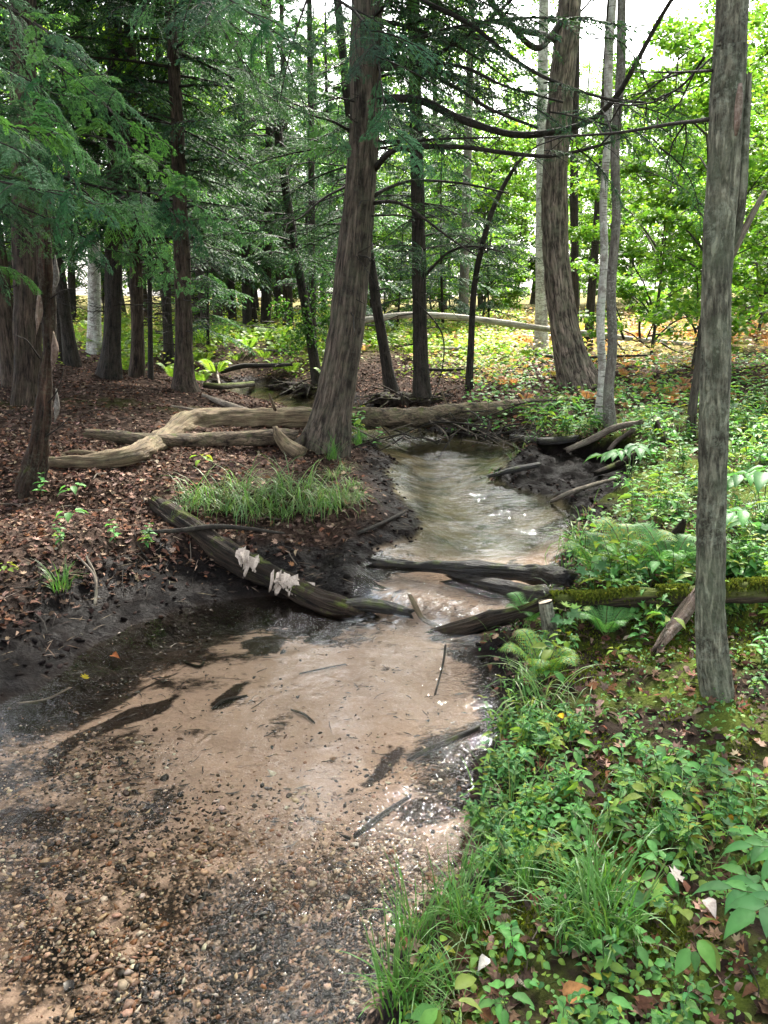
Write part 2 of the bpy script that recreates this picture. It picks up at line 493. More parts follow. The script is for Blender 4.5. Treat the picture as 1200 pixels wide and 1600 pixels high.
def stream_sdf(x, y):
    d = np.minimum(poly_sdf(x, y, LOWER), poly_sdf(x, y, UPPER))
    for (a, b, w0, w1) in zip(CHAN[:-1], CHAN[1:], CHW[:-1], CHW[1:]):
        e = b - a
        t = np.clip(((x - a[0]) * e[0] + (y - a[1]) * e[1]) / (e @ e), 0, 1)
        d = np.minimum(d, np.hypot(x - a[0] - e[0] * t, y - a[1] - e[1] * t) - (w0 + (w1 - w0) * t))
    return d
def terrain(x, y, full=False):
    x = np.asarray(x, float); y = np.asarray(y, float)
    d = stream_sdf(x, y)
    d = d + .05 * fbm(x * 2.3, y * 2.3, seed=3, oct=3) * sst(0, .3, np.abs(d) + .1) + .018 * vnoise(x * 11, y * 11, seed=5)
    wl = water_level(x, y)
    w = sst(-.35, .35, x - np.interp(y, XC_Y, XC_X))
    w = w * (1 - sst(8.6, 9.6, y)) + .5 * sst(8.6, 9.6, y)
    dp = np.maximum(d, 0)
    hl = .02 * sst(0, .05, dp) + .075 * sst(0, .45, dp) + .25 * sst(.28, .85, dp) + .13 * sst(.8, 3., dp)
    up = sst(4.6, 5.4, y)
    hl2 = .03 * sst(0, .1, dp) + .10 * sst(.0, .6, dp) + .13 * sst(.3, 1.2, dp) + .17 * sst(1., 3.5, dp)
    hl = hl * (1 - up) + hl2 * up
    hr = .10 * sst(0, .10, dp) + .10 * sst(.03, .35, dp) + .14 * sst(.3, 1.6, dp)
    h = hl * (1 - w) + hr * w
    far = np.maximum(y - 8, 0)
    h = h + .016 * far * sst(0, 3, dp) + .035 * np.maximum(x - 2.5, 0) * sst(4, 12, y) + .012 * np.maximum(-x - 3, 0)
    h = np.where(far > 60, h - .010 * (far - 60), h)
    lump = .10 * fbm(x * .55, y * .55, seed=11, oct=3) * sst(.6, 3., dp) + .030 * fbm(x * 3.1, y * 3.1, seed=12, oct=3) * sst(.05, .5, dp) + .008 * fbm(x * 14, y * 14, seed=13, oct=3) * sst(0, .12, dp)
    lump = lump + .12 * fbm(x * .2, y * .2, seed=15, oct=2) * sst(3, 10, dp)
    shf = sst(.10, -.06, poly_sdf(x, y, SHELF)) * sst(0, .06, dp)
    h = h * (1 - shf) + shf * (.035 + .05 * fbm(x * 4.5, y * 4.5, seed=61, oct=4)); lump = lump * (1 - .8 * shf)
    di = np.maximum(-d, 0)
    muck = np.maximum(sst(.5, .05, di) * (1 - w) * (1 - up) , 0) * sst(-2.6, -1.2, x)
    muck = np.clip(muck + sst(.16, .0, di) * w * (1 - up) * sst(2.2, 2.5, y), 0, 1)
    bed = -(.015 * sst(0, .03, di) + .055 * sst(0, .35, di)) - .09 * muck * sst(.02, .2, di) - .05 * up * sst(.1, .5, di)
    bed = bed + .010 * fbm(x * 3, y * 3, seed=21, oct=3) * sst(0, .2, di) + .007 * (1 - np.abs(vnoise(x * 3.2 + .8 * vnoise(x * 1.7, y * 1.7, seed=23), y * 9 + 1.2 * vnoise(x * 2, y * 2, seed=24), seed=22)) * 2) * sst(.05, .3, di)
    lump = lump + (.020 * np.abs(vnoise(x * 7, y * 9, seed=71)) + .010 * fbm(x * 24, y * 24, seed=72, oct=2)) * sst(.02, .15, dp) * sst(.95, .55, dp)
    z = wl + np.where(d > 0, h + lump, bed)
    if not full: return z
    return z, d, w, up, muck
def H(x, y): return float(terrain(np.array([x]), np.array([y]))[0])
def ground_hit(px, py, lift=0.):
    d = ray(px, py)
    t = np.concatenate([np.arange(.8, 14, .02), np.arange(14, 130, .15)])
    P = np.array([0, 0, CAMZ]) + t[:, None] * d
    z = terrain(P[:, 0], P[:, 1]) + lift
    k = np.nonzero(P[:, 2] <= z)[0]
    if not len(k): 
        i = int(np.argmin(P[:, 2] - z))
    else: i = int(k[0])
    return np.array([P[i, 0], P[i, 1], z[i] - lift])

ys = [-7.0]
while ys[-1] < 170:
    yv = ys[-1]
    ys.append(yv + (.25 if yv < .7 else max(.018, .0085 * yv)))
ys = np.array(ys)
xs = [0.0]
while xs[-1] < 90: xs.append(xs[-1] + max(.024, .024 * 1.0 if xs[-1] < 2.6 else .024 + (xs[-1] - 2.6) * .03))
xs = np.array(xs); xs = np.concatenate([-xs[:0:-1], xs])
GX, GY = np.meshgrid(xs, ys)
GZ, GD, GW, GUP, GMUCK = terrain(GX, GY, True)

def blob_mask(x, y, blobs):
    o = np.zeros_like(x)
    for (px, py, rx, ry, a) in blobs:      # stains on the bed, given where they lie in the water
        c = at_z(px, py, -.03)
        ex = abs(at_z(px + rx, py, -.03)[0] - c[0]); ey = abs(at_z(px, py - ry, -.03)[1] - c[1])
        q = ((x - c[0]) / ex)**2 + ((y - c[1]) / ey)**2
        o = np.maximum(o, a * np.exp(-q * 1.2))
    return o
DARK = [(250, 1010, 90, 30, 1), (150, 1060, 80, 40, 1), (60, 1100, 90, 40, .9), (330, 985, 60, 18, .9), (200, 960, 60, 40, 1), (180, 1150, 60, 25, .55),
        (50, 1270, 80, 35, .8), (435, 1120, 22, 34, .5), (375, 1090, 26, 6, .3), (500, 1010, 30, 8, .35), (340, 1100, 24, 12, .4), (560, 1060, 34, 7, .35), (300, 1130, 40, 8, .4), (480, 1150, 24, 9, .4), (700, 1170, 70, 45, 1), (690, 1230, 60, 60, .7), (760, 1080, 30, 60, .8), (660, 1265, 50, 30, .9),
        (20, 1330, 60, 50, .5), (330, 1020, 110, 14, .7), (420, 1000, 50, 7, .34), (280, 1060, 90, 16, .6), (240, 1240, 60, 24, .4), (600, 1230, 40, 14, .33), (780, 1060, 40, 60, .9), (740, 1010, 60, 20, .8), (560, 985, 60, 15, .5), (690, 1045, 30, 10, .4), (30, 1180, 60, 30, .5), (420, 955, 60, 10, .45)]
fa, fb = at_z(560, 985), at_z(60, 1300); fd = (fb - fa) / np.linalg.norm(fb - fa)
fu = GX * fd[0] + GY * fd[1]; fv = -GX * fd[1] + GY * fd[0]
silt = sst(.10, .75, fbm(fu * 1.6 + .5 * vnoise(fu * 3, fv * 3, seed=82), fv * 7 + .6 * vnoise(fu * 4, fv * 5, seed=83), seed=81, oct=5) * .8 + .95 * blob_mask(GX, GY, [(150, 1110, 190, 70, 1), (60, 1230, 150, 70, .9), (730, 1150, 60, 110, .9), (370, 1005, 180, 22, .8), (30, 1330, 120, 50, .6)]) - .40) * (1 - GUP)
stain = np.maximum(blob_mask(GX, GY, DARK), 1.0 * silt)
gravel = np.clip(sst(3.0, 1.9, GY + .35 * fbm(GX * 1.4, GY * 1.4, seed=33, oct=3) + .15 * GX), 0, 1) * (GD < .1) * (1 - GUP)
gravel *= 1 - .9 * sst(-.95, -1.35, GX + .2 * fbm(GX, GY * 2, seed=34)) * sst(2.2, 1.8, GY)
bed = sst(.05, -.01, GD)
mud = np.where(GW < .5, sst(.78, .42, GD + .12 * fbm(GX * 4, GY * 4, seed=36, oct=3)), sst(.22, .05, GD + .05 * fbm(GX * 6, GY * 6, seed=37, oct=3)))
mud = np.where(GUP > .5, sst(.45, .1, GD + .1 * fbm(GX * 3, GY * 3, seed=38, oct=3)), mud)
mud = np.maximum(mud, sst(.16, .02, poly_sdf(GX, GY, SHELF)))
green = GW * (1 - sst(9, 10, GY)) * sst(0, .3, GD)
farg = sst(15, 21, GY + 3 * fbm(GX * .3, GY * .3, seed=40, oct=3)) * sst(-22, -16, GX * 0 + GY * 0 - 12)
green = np.maximum(green, farg)

def grid_mesh(name, X, Y, Z):
    me = bpy.data.meshes.new(name)
    r, c = X.shape
    v = np.stack([X, Y, Z], -1).reshape(-1, 3).astype(np.float32)
    i = (np.arange(r - 1)[:, None] * c + np.arange(c - 1)[None]).ravel()
    q = np.stack([i, i + 1, i + c + 1, i + c], -1).astype(np.int32)
    me.vertices.add(len(v)); me.vertices.foreach_set('co', v.ravel())
    me.loops.add(len(q) * 4); me.polygons.add(len(q))
    me.loops.foreach_set('vertex_index', q.ravel())
    me.polygons.foreach_set('loop_start', (np.arange(len(q)) * 4).astype(np.int32))
    me.update(calc_edges=True)
    me.polygons.foreach_set('use_smooth', np.ones(len(q), bool))
    return me
def setcol(me, name, arr):
    a = me.attributes.new(name, 'FLOAT_COLOR', 'POINT')
    a.data.foreach_set('color', np.stack(arr, -1).reshape(-1, 4).astype(np.float32).ravel())
gme = grid_mesh('ground', GX, GY, GZ)
setcol(gme, 'mask', [bed, mud, green, gravel])
setcol(gme, 'mask2', [np.clip(stain, 0, 1), np.clip(GMUCK, 0, 1), GUP, farg])

def ground_mat():
    m, nt = newmat('ground'); k = NT(nt)
    geo = k.n('ShaderNodeNewGeometry'); P = geo.outputs['Position']
    a1 = k.attr('mask'); a2 = k.attr('mask2')
    s1 = k.n('ShaderNodeSeparateColor'); k.l(a1.outputs['Color'], s1.inputs[0])
    s2 = k.n('ShaderNodeSeparateColor'); k.l(a2.outputs['Color'], s2.inputs[0])
    bedm, mudm, grm, gvm = s1.outputs[0], s1.outputs[1], s1.outputs[2], a1.outputs['Alpha']
    stm, mkm, upm = s2.outputs[0], s2.outputs[1], s2.outputs[2]
    # leaf litter
    vo = k.n('ShaderNodeTexVoronoi'); vo.inputs['Scale'].default_value = 22; vo.inputs['Randomness'].default_value = 1
    wv = k.n('ShaderNodeVectorMath', operation='ADD')
    nz = k.n('ShaderNodeTexNoise'); nz.inputs['Scale'].default_value = 14; k.l(P, nz.inputs['Vector'])
    sc = k.n('ShaderNodeVectorMath', operation='SCALE'); sc.inputs['Scale'].default_value = .09; k.l(nz.outputs['Color'], sc.inputs[0])
    k.l(P, wv.inputs[0]); k.l(sc.outputs[0], wv.inputs[1]); k.l(wv.outputs[0], vo.inputs['Vector'])
    sv = k.n('ShaderNodeSeparateColor'); k.l(vo.outputs['Color'], sv.inputs[0])
    lit = k.ramp(sv.outputs[0], [(0, (.014, .009, .0065)), (.45, (.040, .025, .018)), (.8, (.085, .055, .041)), (1, (.15, .105, .082))])
    lit = k.mix(k.ramp(k.noise(P, 60, 4), [(.35, .5), (.65, 1.1)]), 0.0, lit)
    lit = k.mix(k.ramp(k.noise(P, 2.2, 4), [(.35, .0), (.7, .65)]), lit, (.014, .009, .0065))
    # green side: dark soil and moss
    soil = k.mix(k.noise(P, 30, 6, .65), (.005, .0035, .0025), (.046, .032, .023))
    moss = k.mix(k.noise(P, 110, 3), (.022, .032, .006), (.10, .125, .02))
    gsoil = k.mix(k.ramp(k.noise(P, 3.4, 5, .6), [(.42, 0.0), (.56, 1.0)]), soil, moss)
    gsoil = k.mix(k.math('MULTIPLY', a2.outputs['Alpha'], .7), gsoil, k.mix(k.noise(P, 1.2, 4), (.10, .11, .02), (.16, .10, .045)))
    col = k.mix(grm, lit, gsoil)
    # mud
    mudc = k.mix(k.noise(P, 26, 5, .65), (.0009, .0007, .0007), (.0065, .0047, .0041))
    mudc = k.mix(k.ramp(k.noise(P, 5, 3), [(.52, 0.0), (.8, .55)]), mudc, (.015, .0100, .0085))
    col = k.mix(mudm, col, mudc)
    mudc = k.mix(k.math('MULTIPLY', upm, .85), mudc, k.mix(k.ramp(k.noise(P, 6, 6, .65), [(.42, 0.0), (.62, 1.0)]), (.0025, .0017, .0014), (.024, .014, .0105)))
    # stream bed
    sand = k.mix(k.noise(P, 5, 4, .6), (.42, .292, .218), (.57, .415, .318))
    sand = k.mix(k.ramp(k.noise(P, 260, 2), [(.35, .82), (.7, 1.08)]), 0.0, sand)
    ps = k.mapv(P, (5.5, 13, 9))
    streak = k.ramp(k.noise(ps, 1, 6, .72, .8), [(.555, 0.0), (.66, 1.0)])
    sand = k.mix(k.math('MULTIPLY', streak, k.ramp(k.noise(P, 1.6, 3), [(.40, 0.08), (.66, .85)])), sand, (.012, .008, .006))
    upc = k.mix(k.ramp(k.noise(P, 2.2, 5, .6), [(.40, 0.0), (.62, 1.0)]), (.120, .098, .050), (.010, .012, .0045))
    sand = k.mix(upm, sand, upc)
    vg = k.n('ShaderNodeTexVoronoi'); vg.inputs['Scale'].default_value = 95; k.l(P, vg.inputs['Vector'])
    sg = k.n('ShaderNodeSeparateColor'); k.l(vg.outputs['Color'], sg.inputs[0])
    gv = k.ramp(sg.outputs[0], [(0, (.004, .003, .0025)), (.34, (.016, .011, .008)), (.52, (.07, .045, .03)), (.68, (.22, .145, .095)), (.84, (.45, .33, .24))], 'CONSTANT')
    gv = k.mix(k.ramp(vg.outputs[0], [(.3, 1.0), (.75, .35)]), 0.0, gv)
    gn = k.ramp(k.noise(P, 9, 4, .6), [(.34, 0.0), (.50, 1.0)])
    sand = k.mix(k.math('MULTIPLY', gvm, gn), sand, gv)
    muck = k.mix(k.noise(P, 18, 6, .65), (.0018, .0014, .0012), (.020, .013, .0095))
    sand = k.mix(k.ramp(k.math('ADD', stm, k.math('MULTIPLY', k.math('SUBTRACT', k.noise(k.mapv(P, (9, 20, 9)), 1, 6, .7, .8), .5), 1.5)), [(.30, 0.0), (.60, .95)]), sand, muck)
    sand = k.mix(k.ramp(k.math('ADD', mkm, k.math('MULTIPLY', k.math('SUBTRACT', k.noise(k.mapv(P, (6, 11, 6)), 1, 6, .68, .6), .5), 1.6)), [(.38, 0.0), (.62, 1.0)]), sand, muck)
    col = k.mix(bedm, col, sand)
    ru = k.mix(mudm, .9, k.ramp(k.noise(P, 7, 4), [(.42, .32), (.58, .78)]))
    hgt = k.math('ADD', k.math('MULTIPLY', k.noise(P, 45, 6, .65), .8), k.math('MULTIPLY', vo.outputs[0], .6))
    nb = k.bump(hgt, .8, .02)
    sp = k.math('MULTIPLY', k.math('SUBTRACT', 1.0, k.math('MULTIPLY', upm, .6)), .07)
    k.out(k.pri(col, ru, sp, nb))
    return m
gme.materials.append(ground_mat())
ground = bpy.data.objects.new('ground', gme); COL.objects.link(ground)
tag(ground, None, None, None, 'structure')

# ------------------------------------------------------------------ water
wy = np.concatenate([np.arange(-6, .8, .2), np.arange(.8, 6, .022), np.arange(6, 24, .06)])
wx = np.concatenate([np.arange(-8, -2.2, .15), np.arange(-2.2, 2.4, .022), np.arange(2.4, 4, .1)])
WX, WY = np.meshgrid(wx, wy)
WZ = water_level(WX, WY)
stepf = sst(.012, .055, WZ) * sst(.108, .075, WZ)
WZ = WZ + .0016 * fbm(WX * 9, WY * 13, seed=51, oct=3) + .012 * stepf * fbm(WX * 16, WY * 16, seed=52, oct=3)
c1 = at_z(600, 952, .03)
foam = stepf * np.exp(-(((WX - c1[0]) / .11)**2 + ((WY - c1[1]) / .16)**2)) * np.clip(.25 + .9 * fbm(WX * 22, WY * 22, seed=53, oct=3), 0, 1)
for (px, py, r, a) in [(575, 968, .08, .5), (615, 966, .07, .45), (690, 968, .10, .18), (740, 988, .08, .15)]:
    c = at_z(px, py, .02)
    foam = np.maximum(foam, a * np.exp(-((WX - c[0])**2 + (WY - c[1])**2) / r**2) * np.clip(.2 + 1.6 * fbm(WX * 26, WY * 18, seed=54, oct=3), 0, 1))
wme = grid_mesh('water', WX, WY, WZ)
WD = stream_sdf(WX, WY)
rpn = sst(.0, .55, fbm(WX * 2.2, WY * 3.0, seed=57, oct=3))
RIF = [(385, 1290, 60, 20, .8), (430, 1262, 50, 16, .8), (465, 1385, 60, 26, 1), (370, 1462, 60, 26, 1), (560, 1400, 60, 22, .9), (300, 1185, 60, 14, .6), (500, 1330, 70, 18, .7), (690, 1380, 30, 30, .6), (520, 1520, 70, 30, .9), (420, 1540, 50, 20, .8),
       (250, 1270, 60, 18, .7), (150, 1420, 50, 14, .5), (740, 1060, 50, 60, 1), (720, 1110, 50, 40, .9), (560, 990, 60, 20, .8), (640, 1000, 60, 20, .9), (500, 1090, 90, 14, .4), (760, 1180, 40, 50, .9), (650, 1130, 60, 20, .5), (80, 1110, 30, 12, .5)]
rif = blob_mask(WX, WY, RIF) * (.25 + .75 * rpn)
RIU = [(720, 705, 90, 8, .35), (690, 735, 36, 14, .2), (700, 765, 36, 18, .2), (740, 800, 40, 18, .22), (790, 830, 50, 14, .26), (820, 860, 44, 12, .22), (700, 850, 40, 8, .1), (680, 930, 90, 16, .55), (720, 965, 80, 16, .6)]
ripple = np.clip(.06 + .11 * rpn * (WY < 4.6) + .38 * rif + .01 * (WY > 5) + blob_mask(WX, WY, RIU) + .5 * stepf, 0, 1.2)
setcol(wme, 'mask', [foam, ripple, WZ * 0, WZ * 0])
def water_mat():
    m, nt = newmat('stream_water'); k = NT(nt)
    geo = k.n('ShaderNodeNewGeometry'); P = geo.outputs['Position']
    s1 = k.n('ShaderNodeSeparateColor'); k.l(k.attr('mask').outputs['Color'], s1.inputs[0])
    n1 = k.noise(k.mapv(P, (15, 21, 1)), 1, 3, .55, .35)
    n2 = k.noise(k.mapv(P, (46, 70, 1)), 1, 3, .55, 1.0)
    n3 = k.noise(P, 4.5, 2)
    h = k.math('ADD', k.math('ADD', n1, k.math('MULTIPLY', n2, .45)), k.math('MULTIPLY', n3, .10))
    b = k.n('ShaderNodeBump'); b.inputs['Distance'].default_value = .08
    k.l(h, b.inputs['Height']); k.l(s1.outputs[1], b.inputs['Strength'])
    fr = k.n('ShaderNodeFresnel'); fr.inputs['IOR'].default_value = 1.33; k.l(b.outputs[0], fr.inputs['Normal'])
    gl = k.n('ShaderNodeBsdfGlossy'); gl.inputs['Roughness'].default_value = .03; k.l(b.outputs[0], gl.inputs['Normal'])
    tr = k.n('ShaderNodeBsdfTransparent'); tr.inputs[0].default_value = (.95, .93, .89, 1)
    ms = k.n('ShaderNodeMixShader'); k.l(fr.outputs[0], ms.inputs[0]); k.l(tr.outputs[0], ms.inputs[1]); k.l(gl.outputs[0], ms.inputs[2])
    fo = k.pri((.82, .84, .86), .6, .4)
    m2 = k.n('ShaderNodeMixShader'); k.l(s1.outputs[0], m2.inputs[0]); k.l(ms.outputs[0], m2.inputs[1]); k.l(fo, m2.inputs[2])
    k.out(m2.outputs[0])
    return m
wme.materials.append(water_mat())
water = bpy.data.objects.new('water', wme); COL.objects.link(water)
tag(water, None, None, None, 'structure')

# ------------------------------------------------------------------ foliage generators
HEM = [(.030, .075, .040), (.040, .095, .040), (.055, .120, .040), (.028, .066, .045)]
HEM_LT = [(.085, .19, .050), (.07, .15, .06)]
MAP = [(.10, .22, .026), (.14, .27, .03), (.19, .31, .04), (.075, .18, .025)]
HERB = [(.085, .220, .062), (.110, .255, .070), (.15, .285, .060), (.060, .165, .055), (.18, .27, .05)]

def hem_branch(rng, L, tw_sp=.10, tw_len=.55, card_sp=.035, card=(.055, .02), droop=.18, fill=(.12, 1.0)):
    """A flat drooping hemlock branch along +X. Returns wood polylines and needle-spray cards."""
    O, D, N, S, wood = [], [], [], [], []
    wob = rng.normal() * .08
    ax = lambda t: np.array([L * t, wob * L * math.sin(t * 3), .10 * L * t - droop * L * t * t * 1.3])
    wood.append((np.array([ax(t) for t in np.linspace(0, 1, 7)]), np.linspace(.012 * L / 1.5 + .004, .002, 7)))
    n = int(L / tw_sp)
    for i in range(n):
        t = fill[0] + (fill[1] - fill[0]) * (i + rng.random()) / n
        for sd in (-1, 1):
            if rng.random() < .1: continue
            ln = tw_len * (min(1, .35 + t / .35) * (1 - t) ** .75 + .14) * rng.uniform(.65, 1.15)
            a = R(rng.uniform(42, 64)) * sd
            d = np.array([math.cos(a), math.sin(a), rng.uniform(-.3, .02)])
            b = ax(t)
            m = max(2, int(ln / card_sp))
            u = np.linspace(.03, 1, m)
            p = b + d * (u * ln)[:, None] + np.array([0, 0, -1.]) * (.32 * ln * u**2)[:, None]
            if ln > .14: wood.append((p[[0, m // 2, -1]], np.array([.0035, .0022, .001])))
            for s2 in (-1, 1):
                aa = a + s2 * R(rng.uniform(32, 58))
                dd = np.stack([np.full(m, math.cos(aa)), np.full(m, math.sin(aa)), -.25 - .35 * u + .15 * rng.normal(size=m)], 1)
                O.append(p); D.append(dd); S.append(card[0] * (1.15 - .55 * u) * rng.uniform(.75, 1.25, m))
                N.append(np.stack([.25 * rng.normal(size=m), .25 * rng.normal(size=m), np.ones(m)], 1))
            O.append(p[-1:]); D.append(d[None] + (0, 0, -.5)); S.append(np.array([card[0] * 1.1])); N.append(np.array([[0, .1, 1.]]))
    return wood, np.vstack(O), nrm(np.vstack(D)), nrm(np.vstack(N)), np.concatenate(S), card[1] / card[0]

def hem_bough_fine(rng, L, tw=.36, droop=.22):
    """A near branch: every needle is a face of its own."""
    O, D, N, S, W, wood = [], [], [], [], [], []
    wob = rng.normal() * .07
    ax = lambda t: np.array([L * t, wob * L * math.sin(t * 3), .05 * L * t - droop * L * t * t])
    wood.append((np.array([ax(t) for t in np.linspace(0, 1, 9)]), np.linspace(.007 * L + .002, .0012, 9)))
    n = int(L / .052)
    for i in range(n):
        t = .06 + .94 * (i + rng.random()) / n
        for sd in (-1, 1):
            if rng.random() < .18: continue
            ln = tw * (min(1, .4 + t / .4) * (1 - t) ** .7 + .12) * rng.uniform(.6, 1.15)
            a = R(rng.uniform(40, 62)) * sd
            d = np.array([math.cos(a), math.sin(a), rng.uniform(-.25, .05)])
            b = ax(t)
            m = max(2, int(ln / .028)); u = (np.arange(m) + .5) / m
            p = b + d * (u * ln)[:, None] + np.array([0, 0, -1.]) * (.35 * ln * u**2)[:, None]
            wood.append((np.vstack([b, p[m // 2], p[-1]]), np.array([.0018, .0012, .0006])))
            for q in range(m):
                for s2 in (-1, 1):
                    if rng.random() < .2: continue
                    l2 = (.065 * (1 - .6 * u[q]) + .012) * rng.uniform(.6, 1.2) * (ln / tw * .5 + .6)
                    aa = a + s2 * R(rng.uniform(26, 70))
                    d2 = nrm(np.array([math.cos(aa), math.sin(aa), -.25 - .3 * u[q] + .12 * rng.normal()]))
                    k = max(3, int(l2 / .0058)); uu = (np.arange(k) + .5) / k
                    pp = p[q] + d2 * (uu * l2)[:, None] + np.array([0, 0, -1.]) * (.25 * l2 * uu**2)[:, None]
                    side = nrm(np.cross(d2, [0, 0, 1.]))
                    for s3 in (-1, 1):
                        O.append(pp); D.append(np.repeat((d2 * .55 + side * s3 * .85)[None], k, 0) + .12 * rng.normal(size=(k, 3)))
                        N.append(np.repeat(np.array([[0, 0, 1.]]), k, 0) + .25 * rng.normal(size=(k, 3)))
                        S.append(rng.uniform(.009, .0145, k)); W.append(np.full(k, t * .5 + .5 * u[q]))
    return wood, np.vstack(O), nrm(np.vstack(D)), nrm(np.vstack(N)), np.concatenate(S), np.concatenate(W)

def rotm(rz, pitch=0., roll=0.):
    c, s = math.cos(rz), math.sin(rz); cp, sp = math.cos(pitch), math.sin(pitch); cr, sr = math.cos(roll), math.sin(roll)
    return np.array([[c, -s, 0], [s, c, 0], [0, 0, 1]]) @ np.array([[cp, 0, -sp], [0, 1, 0], [sp, 0, cp]]) @ np.array([[1, 0, 0], [0, cr, -sr], [0, sr, cr]])

def hem_crown(rng, z0, z1, rmax, nb, tw_sp=.12, card_sp=.05, card=(.085, .034), dead=12, dead_z=(1., 3.), tw_len=.6, sparse=0.):
    """(foliage builder, branch builder) around a vertical axis at the origin"""
    fo, wd = MB(), MB()
    lib = [hem_branch(rng, 1.0, tw_sp / rmax, tw_len / rmax * 1.15, card_sp / rmax, (card[0] / rmax, card[1] / rmax), rng.uniform(.1, .3)) for _ in range(5)]
    for i in range(nb):
        f = (i + rng.random()) / nb
        z = z0 + (z1 - z0) * f
        ln = rmax * (1 - f) ** .75 * (.65 + .35 * min(1, f / .15)) * rng.uniform(.7, 1.1) + .25
        if rng.random() < sparse: continue
        M3 = rotm(i * 2.4 + rng.normal() * .35, R(rng.uniform(-22, 14)), rng.normal() * .15)
        wood, O, D, N, S, asp = lib[i % 5]
        base = np.array([0, 0, z])
        keep = rng.random(len(O)) < min(1., .35 + .75 * ln / rmax)
        Oi = (O[keep] * ln) @ M3.T + base; Di = D[keep] @ M3.T; Ni = N[keep] @ M3.T; Si = S[keep] * rmax
        X, Y, Z = axes(Di, Ni)
        col = mixcol(rng, len(Oi), HEM if rng.random() < .8 else HEM + HEM_LT, .18)
        stamp(fo, T_CARD, Oi, X * Si[:, None], Y * (Si * asp)[:, None], Z * Si[:, None], col)
        P, r = wood[0]
        tube(wd, (P * ln) @ M3.T + base, r * ln, 4, step=9, cap=False, raw=True)
    for i in range(dead):
        z = rng.uniform(*dead_z); a = rng.uniform(0, 6.28); ln = rng.uniform(.35, 1.3)
        d = np.array([math.cos(a), math.sin(a), 0])
        P = np.array([[0, 0, z], *(np.array([0, 0, z]) + d * ln * u + np.array([rng.normal() * .04, rng.normal() * .04, ln * (.12 * u - .35 * u * u * rng.random())]) for u in (.35, .7, 1))])
        tube(wd, P, [.011, .008, .005, .002], 4, step=9, cap=False, raw=True)
        for u in (1, 2):
            for _ in range(2):
                e = P[u] + (d * .5 + rng.normal(size=3) * .5) * ln * .35
                tube(wd, np.array([P[u], e]), [.004, .0015], 3, cap=False, raw=True)
    return fo, wd

def broad_crown(rng, z0, z1, rad, nclump, per, leaf, cols=MAP, flat=.35, trunk_r=.08, tpl=T_CARD, asp=.8, inner=.25):
    fo, wd = MB(), MB()
    for i in range(nclump):
        f = (i + .5) / nclump
        z = z0 + (z1 - z0) * f
        prof = math.sin(math.pi * (.18 + .74 * f)) ** .8
        a = i * 2.4 + rng.normal() * .4
        rr = rad * prof * rng.uniform(inner, 1)
        c = np.array([math.cos(a) * rr, math.sin(a) * rr, z])
        cr = rng.uniform(.55, 1.0) * rad * .38
        zb = max(.2, z - rr * rng.uniform(.45, .9))
        mid = np.array([c[0] * .45, c[1] * .45, zb + (z - zb) * .6])
        tube(wd, np.array([[0, 0, zb], mid, c]), [trunk_r * .35, trunk_r * .22, .006], 5, step=.4, cap=False, amp=.1)
        for _ in range(4):
            e = c + rng.normal(size=3) * cr * (.7, .7, .3)
            tube(wd, np.array([mid * .4 + c * .6, e]), [.008, .002], 3, cap=False, raw=True)
        g = rng.normal(size=(per, 3)); g = nrm(g) * (rng.random((per, 1)) ** .5)
        # leaves gather in small layered sprays
        k = rng.integers(0, 9, per); cen = nrm(rng.normal(size=(9, 3))) * rng.uniform(.3, 1, (9, 1))
        O = c + (cen[k] + g * .42) * cr * np.array([1.15, 1.15, flat * 1.5])
        X, Y, Z = axes(rnd_dirs(per, rng) + np.array([0, 0, -.35]) + .3 * rng.normal(size=(per, 3)), np.array([0, 0, 1.]) + .45 * rng.normal(size=(per, 3)))
        S = leaf * rng.uniform(.6, 1.25, per)
        stamp(fo, tpl, O, X * S[:, None], Y * (S * asp)[:, None], Z * S[:, None], mixcol(rng, per, cols, .16) * rng.uniform(.8, 1.15))
    return fo, wd

# ------------------------------------------------------------------ trees whose trunks the photo shows
def trunk_pts(pts, height, base=None):
    b = ground_hit(pts[0][0], pts[0][1]) if base is None else base
    y = b[1]; P, rad = [], []
    for (px, py, w) in pts:
        p = at_y(px, py, y); dist = zdist(p)
        P.append(p); rad.append(.5 * w * dist / F)
    P = np.array(P); P[0, 2] = b[2]
    rad = np.array(rad)
    d = nrm(P[-1] - P[max(0, len(P) - 3)])
    top = P[-1].copy(); r = rad[-1]
    EP, ER = [], []
    left = height - (top[2] - b[2])
    n = max(2, int(left / 1.5))
    for i in range(n):
        d = nrm(d * .75 + np.array([0, 0, 1.]) * .25)
        top = top + d * left / n
        EP.append(top.copy()); ER.append(max(.015, r * (1 - (i + 1) / n * .9)))
    if left > .3: P = np.vstack([P, EP]); rad = np.concatenate([rad, ER])
    d0 = nrm(P[0] - P[1])
    P = np.vstack([P[0] + d0 * .28, P]); rad = np.concatenate([[rad[0] * 1.12], rad])
    return b, P, rad
def axis_at(P, z):
    return np.array([np.interp(z, P[:, 2], P[:, 0]), np.interp(z, P[:, 2], P[:, 1]), z])
CROWNS = {}
